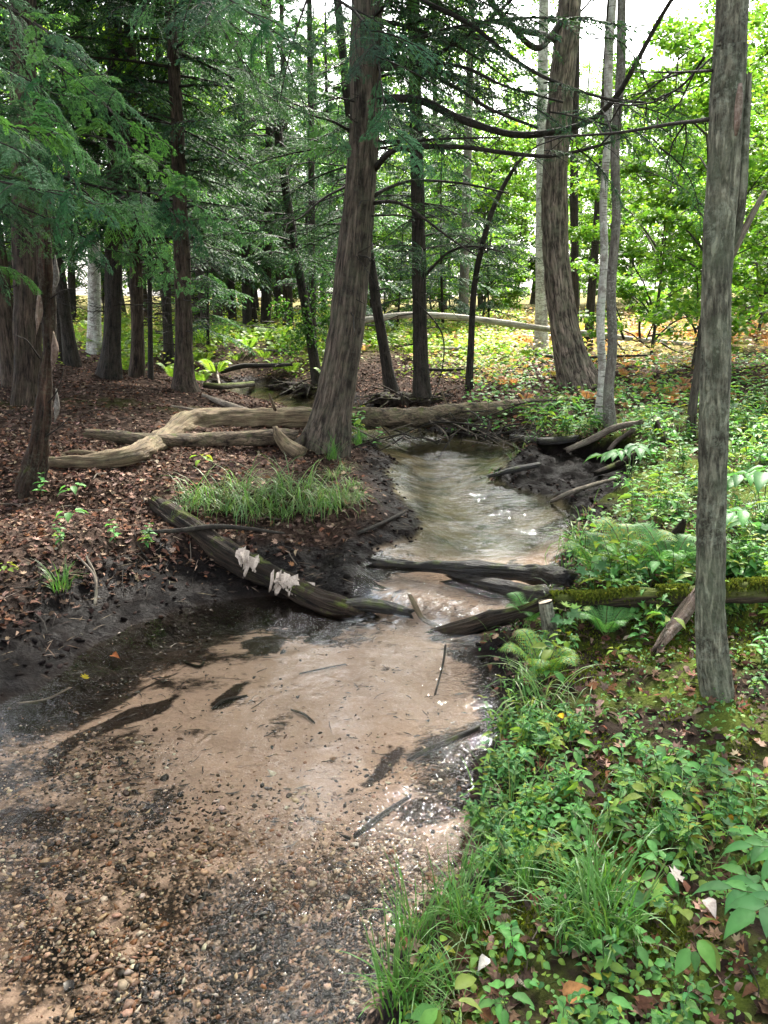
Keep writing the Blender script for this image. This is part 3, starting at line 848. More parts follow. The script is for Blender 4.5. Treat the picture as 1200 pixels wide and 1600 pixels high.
def crown_lib(key, fn):
    if key not in CROWNS:
        fo, wd = fn()
        lm = M['hem_leaf'] if key[0] == 'h' else M['leaf']
        nf = sum(len(q) for q in fo.q), sum(len(t) for t in fo.t)
        wq, wt = sum(len(q) for q in wd.q), sum(len(t) for t in wd.t)
        for v_, c_, k_ in zip(wd.v, wd.c, wd.k): fo.v.append(v_); fo.c.append(c_); fo.k.append(k_)
        fo.q += [q + fo.n for q in wd.q]; fo.t += [t + fo.n for t in wd.t]; fo.n += wd.n
        a = fo.mesh('crown', smooth=False)
        a.materials.append(lm); a.materials.append(M['twig'] if key[0] == 'h' else M['far_bark'])
        mi = np.concatenate([np.zeros(nf[0]), np.ones(wq), np.zeros(nf[1]), np.ones(wt)]).astype(np.int32)
        a.polygons.foreach_set('material_index', mi)
        CROWNS[key] = a
    return CROWNS[key]
def put_crown(root, key, loc, rz, sc=1.0):
    for nm, me in (('crown', CROWNS[key]),):
        o = bpy.data.objects.new(nm, me); COL.objects.link(o); o.parent = root
        o.location = tuple(np.asarray(loc, float) - np.array(root.location)); o.rotation_euler = (0, 0, rz); o.scale = (sc, sc, sc)
rc = np.random.default_rng(21)
for v in range(3):
    crown_lib(f'hA{v}', lambda: hem_crown(rc, 2.1, 13, 2.6, 60, dead=34, dead_z=(.7, 3.4)))                 # stand behind
    crown_lib(f'hC{v}', lambda: hem_crown(rc, 9.5, 17, 2.2, 26, dead=16, dead_z=(1.2, 6.0)))             # over the stream: high and thin
    crown_lib(f'hB{v}', lambda: hem_crown(rc, 4.6, 15, 2.9, 46, dead=30, dead_z=(1.2, 5.0)))                # nearer, high crown
for v in range(3):
    crown_lib(f'dA{v}', lambda: broad_crown(rc, 4.5, 13, 3.2, 28, 340, .14))                                # tall broadleaf
    crown_lib(f'dB{v}', lambda: broad_crown(rc, .7, 6.2, 2.2, 26, 330, .12))                                # understorey
crown_lib('hS0', lambda: hem_crown(rc, .5, 4.6, 1.5, 34, dead=4, dead_z=(.3, 1)))                            # young hemlock
crown_lib('dT0', lambda: broad_crown(rc, 8.0, 15, 2.8, 20, 260, .12))

def twigs_on(t, P, rng, n, z0, z1, ln=(.2, .7), r=.006, side=None, rise=.1):
    for i in range(n):
        mb = MB()
        b = axis_at(P, rng.uniform(z0, z1)); a = rng.uniform(0, 6.28) if side is None else side + rng.normal() * .6
        d = np.array([math.cos(a), math.sin(a), rise * rng.normal()]); L = rng.uniform(*ln)
        pts = np.array([b, b + d * L * .5 + rng.normal(size=3) * .02, b + d * L + rng.normal(size=3) * .05 - np.array([0, 0, L * .15])])
        tube(mb, pts, [r * 1.6, r, r * .35], 4, cap=False, raw=True)
        for _ in range(2):
            e = pts[1] + (d * .6 + rng.normal(size=3) * .45) * L * .4
            tube(mb, np.array([pts[1], e]), [r * .5, r * .2], 3, cap=False, raw=True)
        mb.build('dead_branch', M['twig'], t)

TREES = {}
def tree(key, name, label, pts, height, mat, sides=14, crown=None, group=None, flare=.35, amp=.10, cz=0., step=.12, stubs=0, cat='tree', rz=None, kr=9, kz=1.2, fl_len=.3, fur=None):
    b, P, rad = trunk_pts(pts, height)
    t = thing(name, label, cat, b, group)
    mb = MB()
    sd = len(TREES) + 1
    tube(mb, P, rad, sides, step=step, amp=amp, kr=kr, kz=kz, fur=fur, flare=flare, fl_len=fl_len, lobes=5, seed=sd)
    mb.build('trunk', M[mat], t)
    if crown:
        loc = axis_at(P, b[2] + 6.5); loc[2] = b[2] + cz
        put_crown(t, crown, loc, (sd * 1.7) if rz is None else rz)
    if stubs:
        twigs_on(t, P, np.random.default_rng(sd), (stubs * 2) // 3, b[2] + .6, b[2] + min(6, 1.2 + .33 * b[1]), (.1, .8), .007)
    TREES[key] = (t, P, rad, b)
    return t

HT = 'hemlock_tree'
tree('T1', HT, 'thick furrowed hemlock leaning beside the stream, fallen log running behind its foot', [(507, 703, 78), (517, 650, 62), (527, 600, 57), (543, 500, 55), (553, 400, 52), (562, 300, 48), (569, 200, 47), (571, 100, 48), (573, 0, 48)], 19, 'hemlock', 84, 'hC0', flare=.22, amp=.07, step=.03, fur=(.020, 15, 2.0), stubs=26, cz=1.2)
tree('T2', HT, 'straight dark hemlock rising from the raised root mound past the fallen log', [(660, 628, 30), (657, 560, 23), (655, 450, 21), (653, 300, 21), (649, 150, 19), (646, 0, 18)], 16, 'dark_bark', 36, 'hC1', fur=(.012, 20, 2), step=.06, stubs=46, flare=.3)
tree('T3', HT, 'dark slanting hemlock stem just behind the thick furrowed hemlock', [(612, 612, 24), (603, 560, 17), (588, 470, 16), (575, 380, 15), (556, 250, 14), (540, 120, 13)], 14, 'dark_bark', 30, 'hC2', fur=(.010, 20, 2), step=.06, stubs=20, cz=0.0)
tree('T4', HT, 'slim dark trunk leaning back toward the ferns, larger of the close pair', [(497, 605, 19), (487, 540, 15), (470, 440, 14), (455, 350, 13), (440, 250, 13), (425, 120, 12)], 14, 'dark_bark', 14, 'hC1', stubs=24, cz=-1.5)
tree('T4b', HT, 'slimmest upright dark trunk of the close pair before the ferns', [(488, 560, 13), (488, 450, 11), (487, 330, 11), (486, 200, 10), (484, 60, 9)], 13, 'dark_bark', 12, None, stubs=20)
tree('T5', 'broadleaf_tree', 'large ridged trunk bowed at its foot beside the pale thin stems', [(905, 602, 62), (893, 560, 50), (881, 500, 44), (871, 430, 41), (867, 350, 39), (867, 280, 38), (872, 200, 38), (880, 110, 38), (890, 20, 37), (895, -60, 36)], 20, 'oak', 72, 'dT0', flare=.16, amp=.06, step=.05, fur=(.028, 12, 1.8))
tree('T6', 'birch_tree', 'white barked thin stem, paler of the two growing side by side', [(936, 657, 18), (941, 590, 13), (938, 500, 13), (944, 410, 13), (943, 310, 12), (950, 210, 12), (951, 100, 13), (959, -20, 11)], 14, 'birch', 14, 'dT0', flare=.25, amp=.05)
tree('T6b', 'maple_tree', 'thin mottled stem growing against the white barked one', [(953, 668, 22), (951, 610, 16), (957, 540, 15), (955, 450, 15), (963, 340, 14), (961, 230, 14), (970, 110, 15), (972, -20, 13)], 14, 'maple', 14, None, flare=.3, amp=.05)
tree('T6c', 'maple_tree', 'dark slim slanting trunk behind the white barked stem', [(918, 548, 15), (925, 450, 13), (934, 330, 12), (940, 220, 11), (948, 90, 11)], 13, 'dark_bark', 12, None)
tree('T7', 'maple_tree', 'grey lichen spotted trunk closest to the camera on the fern bank', [(1121, 1085, 50), (1115, 1030, 47), (1110, 960, 44), (1110, 860, 42), (1114, 740, 41), (1117, 620, 42), (1119, 500, 42), (1122, 390, 44), (1129, 280, 46), (1134, 180, 49), (1141, 80, 48), (1146, -20, 46)], 15, 'grey', 64, None, flare=.65, amp=.07, step=.015, fl_len=.13, kr=14, kz=5, fur=(.0060, 48, 7))
tree('T8', 'maple_tree', 'short thin leaning trunk standing between the lichen trunk and the bracken slope', [(1078, 682, 16), (1084, 620, 13), (1093, 560, 12), (1102, 480, 12), (1112, 380, 11)], 7, 'far_bark', 12, None)
tree('T9', 'hemlock_sapling', 'thin sapling curving over with one dark needled branch', [(733, 608, 12), (736, 540, 10), (741, 450, 9), (752, 390, 9), (769, 330, 8), (790, 285, 7), (808, 256, 5), (822, 240, 3)], 3.0, 'dark_bark', 10, None, flare=.3)
tree('L1', HT, 'left edge hemlock trunk leaning outward, cut by the frame', [(22, 602, 36), (14, 540, 30), (4, 470, 29), (-14, 340, 28), (-34, 180, 26)], 15, 'brown_bark', 18, 'hA0', stubs=14)
tree('L2', HT, 'broad brown hemlock trunk behind the rotten snag', [(44, 632, 46), (44, 560, 40), (42, 450, 40), (40, 300, 39), (37, 150, 38), (34, 0, 37)], 18, 'brown_bark', 48, 'hB1', fur=(.018, 15, 2), step=.06, stubs=16, cz=.6)
tree('L4', HT, 'dark hemlock trunk tilting left between the snag and the pale trunk', [(114, 574, 24), (106, 520, 20), (96, 450, 19), (82, 360, 19), (66, 250, 18), (48, 120, 17)], 15, 'dark_bark', 16, 'hA1', stubs=18)
tree('L5', 'broadleaf_tree', 'pale grey trunk catching light among the dark hemlocks', [(148, 552, 24), (148, 500, 20), (147, 430, 20), (146, 330, 19), (144, 200, 18)], 16, 'birch', 14, 'dA0')
tree('L6', HT, 'blackish hemlock trunk with flared foot just past the pale trunk', [(171, 587, 36), (174, 540, 27), (177, 450, 26), (179, 350, 25), (180, 240, 24), (180, 100, 22)], 16, 'dark_bark', 36, 'hA2', fur=(.014, 16, 2), step=.08, stubs=26)
tree('L7', HT, 'medium brown trunk standing alone between two darker hemlocks', [(215, 588, 25), (215, 530, 20), (213, 450, 19), (211, 350, 19), (208, 230, 18), (204, 100, 17)], 16, 'brown_bark', 16, 'hA0', stubs=26)
tree('L8', HT, 'tall brown hemlock with swollen foot at the edge of the leaf covered bank', [(290, 612, 42), (288, 580, 30), (287, 500, 26), (284, 400, 24), (281, 300, 22), (277, 200, 20), (270, 80, 18), (265, -20, 17)], 17, 'brown_bark', 44, 'hB2', fur=(.014, 18, 2), step=.06, stubs=46, flare=.3, cz=.4)
tree('L9', HT, 'narrow dark trunk half hidden behind the swollen footed hemlock', [(264, 570, 18), (261, 500, 15), (258, 400, 14), (255, 280, 13), (250, 120, 13)], 14, 'dark_bark', 12, 'hA1', stubs=20)
tree('L11', HT, 'thin dark trunk in front of the broad brown one at left', [(96, 565, 12), (92, 500, 10), (86, 400, 10), (80, 300, 9), (70, 150, 9)], 12, 'dark_bark', 10, None, stubs=14)
tree('B1', 'broadleaf_tree', 'pale thick trunk far behind beside the bowed trunk', [(846, 545, 22), (846, 470, 19), (846, 350, 18), (847, 200, 17), (849, 60, 16)], 18, 'birch', 12, 'dT0')
tree('B2', 'broadleaf_tree', 'far pale trunk standing between the hemlock mound and the bowed trunk', [(722, 516, 18), (725, 450, 15), (728, 350, 14), (731, 230, 13)], 16, 'maple', 12, 'dT0')
tree('B3', 'broadleaf_tree', 'dark trunk seen past the upper half of the bowed trunk', [(898, 545, 14), (898, 400, 13), (897, 300, 13), (898, 200, 12), (900, 60, 12)], 16, 'dark_bark', 12, 'dT0')

# the lichen trunk forks: a second stem with a healed scar
t7, P7, R7, b7 = TREES['T7']
mb = MB()
fk = [at_y(px, py, b7[1] + dy) for px, py, dy in [(1136, 405, .02), (1152, 355, .0), (1160, 290, -.01), (1163, 220, -.01), (1167, 160, .0), (1170, 122, .01)]]
tube(mb, fk, [.010, .016, .016, .015, .013, .009], 14, .02, amp=.10, seed=41, jag=.03)
mb.build('forked_stem', M['grey'], t7)
mb = MB()
tube(mb, [at_y(px, py, b7[1] + .02) for px, py in [(1140, 412), (1150, 385), (1170, 345), (1196, 298)]], [.006, .012, .011, .008], 9, .05, amp=.08, seed=42)
mb.build('broken_limb', M['pale_twig'], t7)
mb = MB()
tube(mb, [at_y(px, py, b7[1] - .075) for px, py in [(1150, 212), (1153, 180), (1155, 150), (1157, 130)]], [.004, .011, .012, .004], 10, .02, amp=.35, kr=40, kz=30, seed=43)
mb.build('bark_scar', M['red_wood'], t7)

# ------------------------------------------------------------------ bare limbs reaching across the upper right
def limb(parent, pts, y0, y1, w0, w1, rng, twigs=6, mat='twig', foliage=None, name='dead_limb', tl=.5):
    n = len(pts); P = np.array([at_y(px, py, y0 + (y1 - y0) * i / (n - 1)) for i, (px, py) in enumerate(pts)])
    ymid = np.linspace(y0, y1, n)
    rad = .5 * np.linspace(w0, w1, n) * ymid / F
    mb = MB(); tube(mb, P, rad, 8, .08, amp=.12, kr=40, kz=6, seed=int(rng.integers(1, 90)))
    PR = catmull(P, .05)
    for _ in range(twigs):
        i = rng.integers(len(PR) // 6, len(PR) - 1); b = PR[i]; d = nrm(PR[min(i + 3, len(PR) - 1)] - PR[max(0, i - 3)])
        s = nrm(np.cross(d, rng.normal(size=3))); L = rng.uniform(.12, tl)
        p1 = b + (d * .75 + s * .6) * L * .5 + rng.normal(size=3) * .015; p2 = b + (d * .8 + s * .7) * L + rng.normal(size=3) * .04 - np.array([0, 0, .1 * L])
        tube(mb, np.array([b, p1, p2]), [.0042, .003, .0012], 4, cap=False, raw=True)
        for _ in range(3):
            e = p1 + (d * .5 + rng.normal(size=3) * .55) * L * .4
            tube(mb, np.array([p1, e]), [.0018, .0008], 3, cap=False, raw=True)
    o = mb.build(name, M[mat], parent)
    return o, PR
rl = np.random.default_rng(5)
t1, P1, R1, b1 = TREES['T1']; y1_ = b1[1]
LIMBS = [
 ([(585, 158), (625, 154), (665, 160), (725, 188), (800, 210), (860, 207), (920, 190), (960, 155), (985, 115), (1025, 40), (1052, -5)], y1_, y1_ - 1.6, 12, 6, 12),
 ([(583, 268), (600, 247), (630, 231), (720, 230), (800, 240), (860, 244), (920, 232), (960, 220)], y1_, y1_ - 1.2, 9, 4, 10),
 ([(588, 106), (610, 107), (675, 99), (730, 107), (790, 135), (880, 160)], y1_, y1_ - .9, 8, 3, 9),
 ([(590, -60), (650, -5), (730, 35), (800, 90), (860, 125), (950, 155), (1010, 160)], y1_, y1_ - 1.5, 8, 3, 12),
 ([(655, 108), (710, 135), (765, 170), (840, 200)], y1_ - .3, y1_ - .9, 6, 4, 7),
 ([(586, 222), (640, 221), (690, 217), (780, 215)], y1_, y1_ - .7, 6, 2.5, 7),
 ([(584, 306), (610, 292), (650, 282), (725, 287), (795, 302)], y1_, y1_ + .8, 6, 2.5, 8),
 ([(580, 318), (610, 315), (640, 325), (700, 370), (745, 400)], y1_, y1_ - .5, 6, 2.5, 8),
 ([(590, 100), (650, 100), (700, 75), (765, 30), (820, -20)], y1_, y1_ - .6, 7, 4, 9),
 ([(545, 405), (555, 398), (575, 402), (580, 410)], y1_ - .12, y1_ - .2, 4, 2, 1),
 ([(548, 205), (520, 190), (480, 178), (440, 160)], y1_, y1_ - .6, 5, 2, 6),
 ([(540, 292), (505, 310), (470, 340), (440, 352)], y1_, y1_ - .5, 4, 2, 6)]
for pts, y0, yb, w0, w1, n in LIMBS: limb(t1, pts, y0, yb, w0, w1, rl, n + 4)
y7 = b7[1]
limb(t7, [(1110, 186), (1080, 190), (1040, 195), (970, 207), (900, 212), (850, 215)], y7, y7 + 1.2, 6.5, 2.5, rl, 10, tl=.3)
limb(t7, [(1112, 110), (1080, 112), (1040, 113), (990, 112)], y7, y7 + .7, 4, 1.5, rl, 5, tl=.25)
limb(t7, [(1148, 0), (1165, -20), (1100, 90), (1070, 130), (1020, 160), (960, 165)][2:], y7 + .3, y7 + 1.2, 4, 1.5, rl, 8, tl=.25)
limb(TREES['T5'][0], [(868, 60), (850, 55), (800, 40), (760, -10)], TREES['T5'][3][1], TREES['T5'][3][1] - 2, 10, 6, rl, 10)
limb(TREES['T5'][0], [(880, 30), (840, 75), (790, 30), (740, -30)], TREES['T5'][3][1], TREES['T5'][3][1] - 1.5, 9, 8, rl, 10)
limb(TREES['T2'][0], [(655, 440), (700, 395), (740, 385), (790, 395)], TREES['T2'][3][1], TREES['T2'][3][1] - .6, 5, 2, rl, 8)
limb(TREES['T2'][0], [(650, 470), (690, 520), (690, 580), (668, 640)], TREES['T2'][3][1] - .1, TREES['T2'][3][1] - .5, 2.6, 1.4, rl, 3)

# needled branches: a library of finely built hemlock boughs
FB = []
rb_ = np.random.default_rng(77)
UNIT = [hem_bough_fine(rb_, .55, .20, dr) for dr in (.15, .3, .45, .25)]
for v in range(4):
    fo, wd = MB(), MB(); L0 = 1.5; droop = (.14, .24, .34, .2)[v]
    ax = lambda t: np.array([L0 * t, .10 * L0 * math.sin(t * 4 + v), .05 * L0 * t - droop * L0 * t * t])
    tube(wd, np.array([ax(t) for t in np.linspace(0, 1, 9)]), np.linspace(.011, .002, 9), 6, cap=False, raw=True)
    nb = 11
    for i in range(nb + 1):
        t = .12 + .88 * i / nb; sd = 1 if i % 2 else -1
        sc = rb_.uniform(.65, 1.2) * (1.15 - .55 * t)
        az = sd * R(rb_.uniform(25, 62)) * (1 - .7 * (i == nb)); pit = R(rb_.uniform(-30, 6)); rol = rb_.normal() * .45
        M3 = rotm(az, pit, rol); base = ax(t)
        wood, O, D, N, S, W = UNIT[int(rb_.integers(4))]
        X, Y, Z = axes(D @ M3.T, N @ M3.T)
        g = mixcol(rb_, 1, [(.052, .135, .060), (.034, .092, .050), (.078, .180, .085), (.072, .175, .048)], .15)
        cc = g * (1 + .10 * rb_.normal(size=(len(O), 1)))
        tip = np.clip((W - .72) / .28, 0, 1)[:, None] * rb_.uniform(.2, .8)
        cc = np.clip(cc * (1 - tip) + np.array([.12, .25, .09]) * tip, .005, 1)
        S = S * (.75 + .25 * sc)
        stamp(fo, T_LANCE, (O * sc) @ M3.T + base, X * S[:, None], Y * .0046, Z * S[:, None], cc)
        for P, r in wood: tube(wd, (P * sc) @ M3.T + base, r * sc, 3 if len(P) < 5 else 4, cap=False, raw=True)
    a, b = fo.mesh('needles', smooth=False), wd.mesh('bough_wood')
    a.materials.append(M['hem_leaf']); b.materials.append(M['twig'])
    FB.append((a, b))
MBR = []
for v in range(3):
    wood, O, D, N, S, asp = hem_branch(rb_, 1.3, .06, .42, .022, (.042, .014), (.15, .25, .35)[v])
    fo, wd = MB(), MB()
    X, Y, Z = axes(D, N)
    stamp(fo, T_CARD, O, X * S[:, None], Y * (S * asp)[:, None], Z * S[:, None], mixcol(rb_, len(O), HEM, .18))
    for P, r in wood: tube(wd, P, r, 3 if len(P) < 5 else 5, cap=False, raw=True)
    a, b = fo.mesh('needles', smooth=False), wd.mesh('bough_wood')
    a.materials.append(M['hem_leaf']); b.materials.append(M['twig'])
    MBR.append((a, b))
def bough(parent, lib, v, start, end, roll=0., sc=None, name='needled_bough'):
    """bough whose base is at start and whose tip lies toward end"""
    start, end = np.asarray(start, float), np.asarray(end, float)
    d = end - start; L = np.linalg.norm(d)
    L0 = 1.5 if lib is FB else 1.3
    droop = ((.14, .24, .34, .2)[v] - .05) if lib is FB else ((.15, .25, .35)[v] * 1.3 - .1)
    s = L / L0 if sc is None else sc
    rz = math.atan2(d[1], d[0]); pit = math.asin(np.clip(d[2] / L, -1, 1)) + math.atan(droop)
    a, b = lib[v]
    inv = np.array(parent.location)
    o = bpy.data.objects.new(name, a); COL.objects.link(o); o.parent = parent
    o.location = tuple(start - inv); o.scale = (s, s, s)
    from mathutils import Matrix
    m = rotm(rz, pit, roll)
    o.rotation_euler = Matrix([list(r) for r in m]).to_euler()
    w = bpy.data.objects.new('bough_wood', b); COL.objects.link(w); w.parent = o
    return o

# hemlock just outside the left edge, its low boughs reach into the picture
hb = np.array([-3.9, 4.9, 0.]); hb[2] = H(hb[0], hb[1])
nh = thing(HT, 'blue green hemlock boughs hanging in from the left edge, nearest the camera', 'tree', hb)
mb = MB(); PN = np.array([hb - (0, 0, .3), hb + (.02, 0, 2), hb + (.05, .05, 6), hb + (0, 0, 13)]); tube(mb, PN, [.20, .16, .13, .02], 20, .1, amp=.08, flare=.3, seed=61, kr=9, kz=1.2)
mb.build('trunk', M['brown_bark'], nh); put_crown(nh, 'hB0', (hb[0], hb[1], hb[2] + .9), 1.0)
rn = np.random.default_rng(8)
NEAR = [  # tip pixel, base pixel, tip depth, base depth
 ((322, 352), (-60, 210), 4.3, 4.9), ((285, 300), (-80, 170), 4.7, 5.0), ((205, 215), (-80, 60), 4.9, 5.1), ((150, 385), (-90, 290), 4.2, 4.9),
 ((150, 270), (-120, 170), 3.9, 4.9), ((70, 235), (-160, 150), 3.6, 4.9), ((40, 425), (-140, 320), 4.0, 4.9), ((85, 330), (-140, 250), 3.7, 4.8),
 ((190, 150), (-60, -20), 5.0, 5.0), ((70, 40), (-150, -60), 4.4, 4.9), ((225, 345), (-20, 280), 5.4, 5.0), ((60, 140), (-160, 60), 4.2, 4.9)]
for i, (tp, bp, yt, yb) in enumerate(NEAR):
    bough(nh, FB, i % 4, at_y(*bp, yb), at_y(*tp, yt), rn.normal() * .35)
# boughs of the stream hemlock that hang toward the camera
HANG = [((628, 188), (450, -30), y1_ - 2.2, y1_ - .8), ((505, 200), (370, 40), y1_ - 1.2, y1_ - .5),
        ((430, 150), (290, -10), y1_ - 1.4, y1_ - .4), ((400, 60), (270, -90), y1_ - 1.8, y1_ - .5)]
for i, (tp, bp, yt, yb) in enumerate(HANG):
    bough(t1, FB, i % 4, at_y(*bp, yb), at_y(*tp, yt), rn.normal() * .4)
# darker sprays on the bare limbs and the sapling
SPR = [('T1', (900, 215), (820, 160), 6.2, 6.8), ('T1', (965, 225), (860, 175), 6.1, 6.6), ('T1', (1000, 270), (930, 190), 6.2, 6.3), ('T1', (820, 175), (720, 130), 6.8, 7.2), ('T1', (760, 270), (660, 225), 7.0, 7.3),
       ('T1', (1060, 300), (980, 200), 6.0, 6.1), ('T1', (1090, 240), (990, 165), 6.0, 6.1), ('T1', (720, 200), (630, 150), 7.1, 7.5), ('T1', (790, 330), (700, 290), 8.0, 8.2), ('T1', (700, 60), (610, 10), 7.0, 7.4),
       ('T1', (840, 130), (740, 60), 6.6, 7.0), ('T1', (930, 170), (850, 130), 6.4, 6.8), ('T1', (640, 40), (560, -40), 7.2, 7.5), ('T1', (980, 330), (900, 230), 6.5, 6.4), ('T1', (1080, 360), (1030, 230), 6.0, 6.0),
       ('T1', (690, 130), (600, 60), 7.0, 7.4), ('T1', (760, 90), (660, 30), 6.8, 7.2), ('T1', (820, 60), (720, -10), 6.6, 7.0), ('T1', (880, 90), (790, 20), 6.3, 6.8), ('T1', (740, 150), (650, 100), 7.0, 7.4), ('T1', (660, 290), (590, 250), 7.4, 7.6),
       ('T1', (720, 350), (630, 320), 7.5, 7.7), ('T1', (850, 190), (780, 140), 6.6, 6.8), ('T1', (1010, 130), (930, 60), 6.1, 6.4), ('T1', (1040, 210), (960, 150), 6.1, 6.3), ('T1', (780, 20), (690, -50), 6.9, 7.2), ('T1', (640, 120), (575, 40), 7.3, 7.6),
       ('T1', (680, 200), (600, 170), 7.2, 7.5), ('T1', (930, 260), (850, 235), 6.4, 6.6)]
for i, (kx, tp, bp, yt, yb) in enumerate(SPR):
    dy = b1[1] - 7.7
    bough(TREES[kx][0], MBR, i % 3, at_y(*bp, yb + dy), at_y(*tp, yt + dy), rn.normal() * .5)
t2, P2, R2, b2 = TREES['T2']
for i in range(26):
    z = b2[2] + rn.uniform(1.9, 5.2); s0 = axis_at(P2, z); aa = rn.uniform(0, 6.28); L = rn.uniform(.9, 1.7)
    bough(t2, MBR, i % 3, s0, s0 + np.array([math.cos(aa) * L, math.sin(aa) * L, rn.uniform(-.55, .1)]), rn.normal() * .3)
for key, nbo, z0_, z1_ in (('L8', 26, 2.2, 6.0), ('T4', 22, 2.0, 5.5), ('L7', 16, 2.4, 6.5), ('L6', 16, 2.2, 6.5), ('T3', 12, 2.4, 5.0), ('L9', 14, 2.2, 6.0)):
    tk, Pk, Rk, bk_ = TREES[key]
    for i in range(nbo):
        z = bk_[2] + rn.uniform(z0_, z1_); s0 = axis_at(Pk, z); aa = rn.uniform(0, 6.28); L = rn.uniform(1.1, 2.1)
        bough(tk, MBR, i % 3, s0, s0 + np.array([math.cos(aa) * L, math.sin(aa) * L, rn.uniform(-.75, .0)]), rn.normal() * .3)
for i in range(24):
    z = b1[2] + rn.uniform(3.2, 5.6); s0 = axis_at(P1, z); aa = rn.uniform(-1.2, 1.3); L = rn.uniform(1.2, 2.4)
    bough(t1, MBR, i % 3, s0, s0 + np.array([math.cos(aa) * L, math.sin(aa) * L, rn.uniform(-.6, .2)]), rn.normal() * .3)
t9, P9, R9, b9 = TREES['T9']
for tp, bp, v in [((845, 405), (752, 385), 0), ((835, 385), (748, 400), 1), ((700, 400), (748, 390), 2), ((815, 425), (745, 420), 0), ((860, 250), (800, 265), 1), ((790, 440), (742, 440), 2)]:
    bough(t9, MBR, v, at_y(*bp, b9[1]), at_y(*tp, b9[1] - .5), rn.normal() * .3)
mp = tree('LM', 'maple_sapling', 'thin maple sapling with light green leaves up among the left hemlock boughs', [(236, 592, 9), (234, 450, 7), (232, 300, 6), (224, 180, 5), (215, 60, 4)], 6.5, 'twig', 8, None)
yl = TREES['LM'][3][1]
for (px, py, s) in [(200, 100, .45), (150, 140, .4), (240, 60, .4), (232, 165, .4), (180, 60, .4), (265, 110, .3), (120, 90, .35)]:
    cpt = at_y(px, py, yl - .8); n = 70; mb = MB()
    tube(mb, [at_y(225, py + 45, yl), (at_y(225, py + 40, yl) + cpt) / 2 + (0, 0, .05), cpt], [.008, .005, .002], 5, .1)
    mb.build('branch', M['twig'], mp); mb = MB()
    O = cpt + nrm(rn.normal(size=(n, 3))) * (rn.random((n, 1)) ** .5) * s * (.75, .6, .3)
    X, Y, Z = axes(rnd_dirs(n, rn) + (0, 0, -.35), np.array([0, 0, 1.]) + .35 * rn.normal(size=(n, 3)))
    S = rn.uniform(.06, .10, n)[:, None]
    stamp(mb, T_MAPLE, O, X * S, Y * S, Z * S, mixcol(rn, n, [(.11, .23, .03), (.15, .27, .035), (.09, .20, .03)]))
    mb.build('foliage', M['leaf'], mp)
t4 = TREES['T4'][0]; y4 = TREES['T4'][3][1]
mb = MB()
for (px, py, s) in [(470, 505, .42), (500, 470, .35), (455, 540, .28), (485, 525, .35), (515, 500, .2), (440, 480, .25)]:
    c = at_y(px, py, y4 - .25); n = 150
    O = c + nrm(rn.normal(size=(n, 3))) * (rn.random((n, 1)) ** .5) * s * (1, .7, .8)
    X, Y, Z = axes(rnd_dirs(n, rn) + (0, 0, -.4), np.array([0, 0, 1.]) + .5 * rn.normal(size=(n, 3)))
    S = rn.uniform(.05, .085, n)[:, None]
    stamp(mb, T_OVAL, O, X * S, Y * S * .7, Z * S, mixcol(rn, n, [(.06, .14, .025), (.04, .10, .02)]))
sh = mb.build('leafy_sprout', M['leaf'], t4)

# ------------------------------------------------------------------ the forest behind
def simple_trunk(h, r, rng, mat, lean=.04, sides=10):
    mb = MB(); n = 7; a = rng.uniform(0, 6.28)
    zz = np.linspace(-.3, h, n); P = np.stack([lean * h * np.sin(zz / h * 2) * math.cos(a), lean * h * np.sin(zz / h * 2) * math.sin(a), zz], 1)
    tube(mb, P, r * np.linspace(1.1, .15, n), sides, .35, amp=.08, flare=.3, seed=int(rng.integers(1, 99)))
    me = mb.mesh('trunk'); me.materials.append(M[mat]); return me
STEMS = {k: [simple_trunk(h, r, rc, mt) for _ in range(3)] for k, h, r, mt in (('h', 14, .15, 'dark_bark'), ('hb', 14, .18, 'brown_bark'), ('d', 15, .16, 'far_bark'), ('p', 14, .13, 'birch'), ('s', 6, .035, 'far_bark'), ('y', 4.4, .035, 'dark_bark'))}
nt_ = [0]
def forest_tree(name, label, cat, group, x, y, stem, crown, sc=1.0):
    nt_[0] += 1; i = nt_[0]
    t = thing(name, label, cat, (x, y, H(x, y)), group)
    o = bpy.data.objects.new('trunk', STEMS[stem][i % 3]); COL.objects.link(o); o.parent = t; o.rotation_euler = (0, 0, i * 1.3)
    put_crown(t, crown, tuple(t.location), i * 2.1)
    t.scale = (sc, sc, sc)
    return t
rf = np.random.default_rng(31)
GH = 'hemlocks standing behind the ferns'
for (px, y) in [(305, 24), (322, 27), (333, 22), (350, 25), (372, 28), (393, 23), (405, 29), (420, 24), (455, 26), (440, 32), (240, 27), (228, 34), (60, 26), (20, 30), (130, 30), (190, 33), (275, 36), (360, 36), (480, 34), (535, 30), (585, 28), (-40, 26), (-90, 20), (-60, 34), (510, 40), (100, 38), (410, 38), (310, 42)]:
    x = (px - 600) / F * y / CP * .97
    forest_tree(HT, 'dim slender hemlock in the crowded stand behind the ferns', 'tree', GH, x, y, 'h' if rf.random() < .7 else 'hb', f'hA{rf.integers(3)}', rf.uniform(.75, 1.05))
for (px, y) in [(540, 20), (330, 17.5), (620, 24), (690, 22), (760, 26)]:
    x = (px - 600) / F * y
    forest_tree('young_hemlock', 'young hemlock with needles down to the ground in the far understorey', 'tree', 'young hemlocks in the understorey', x, y, 'y', 'hS0', rf.uniform(.8, 1.3))
GB = 'broadleaf trees closing the view'
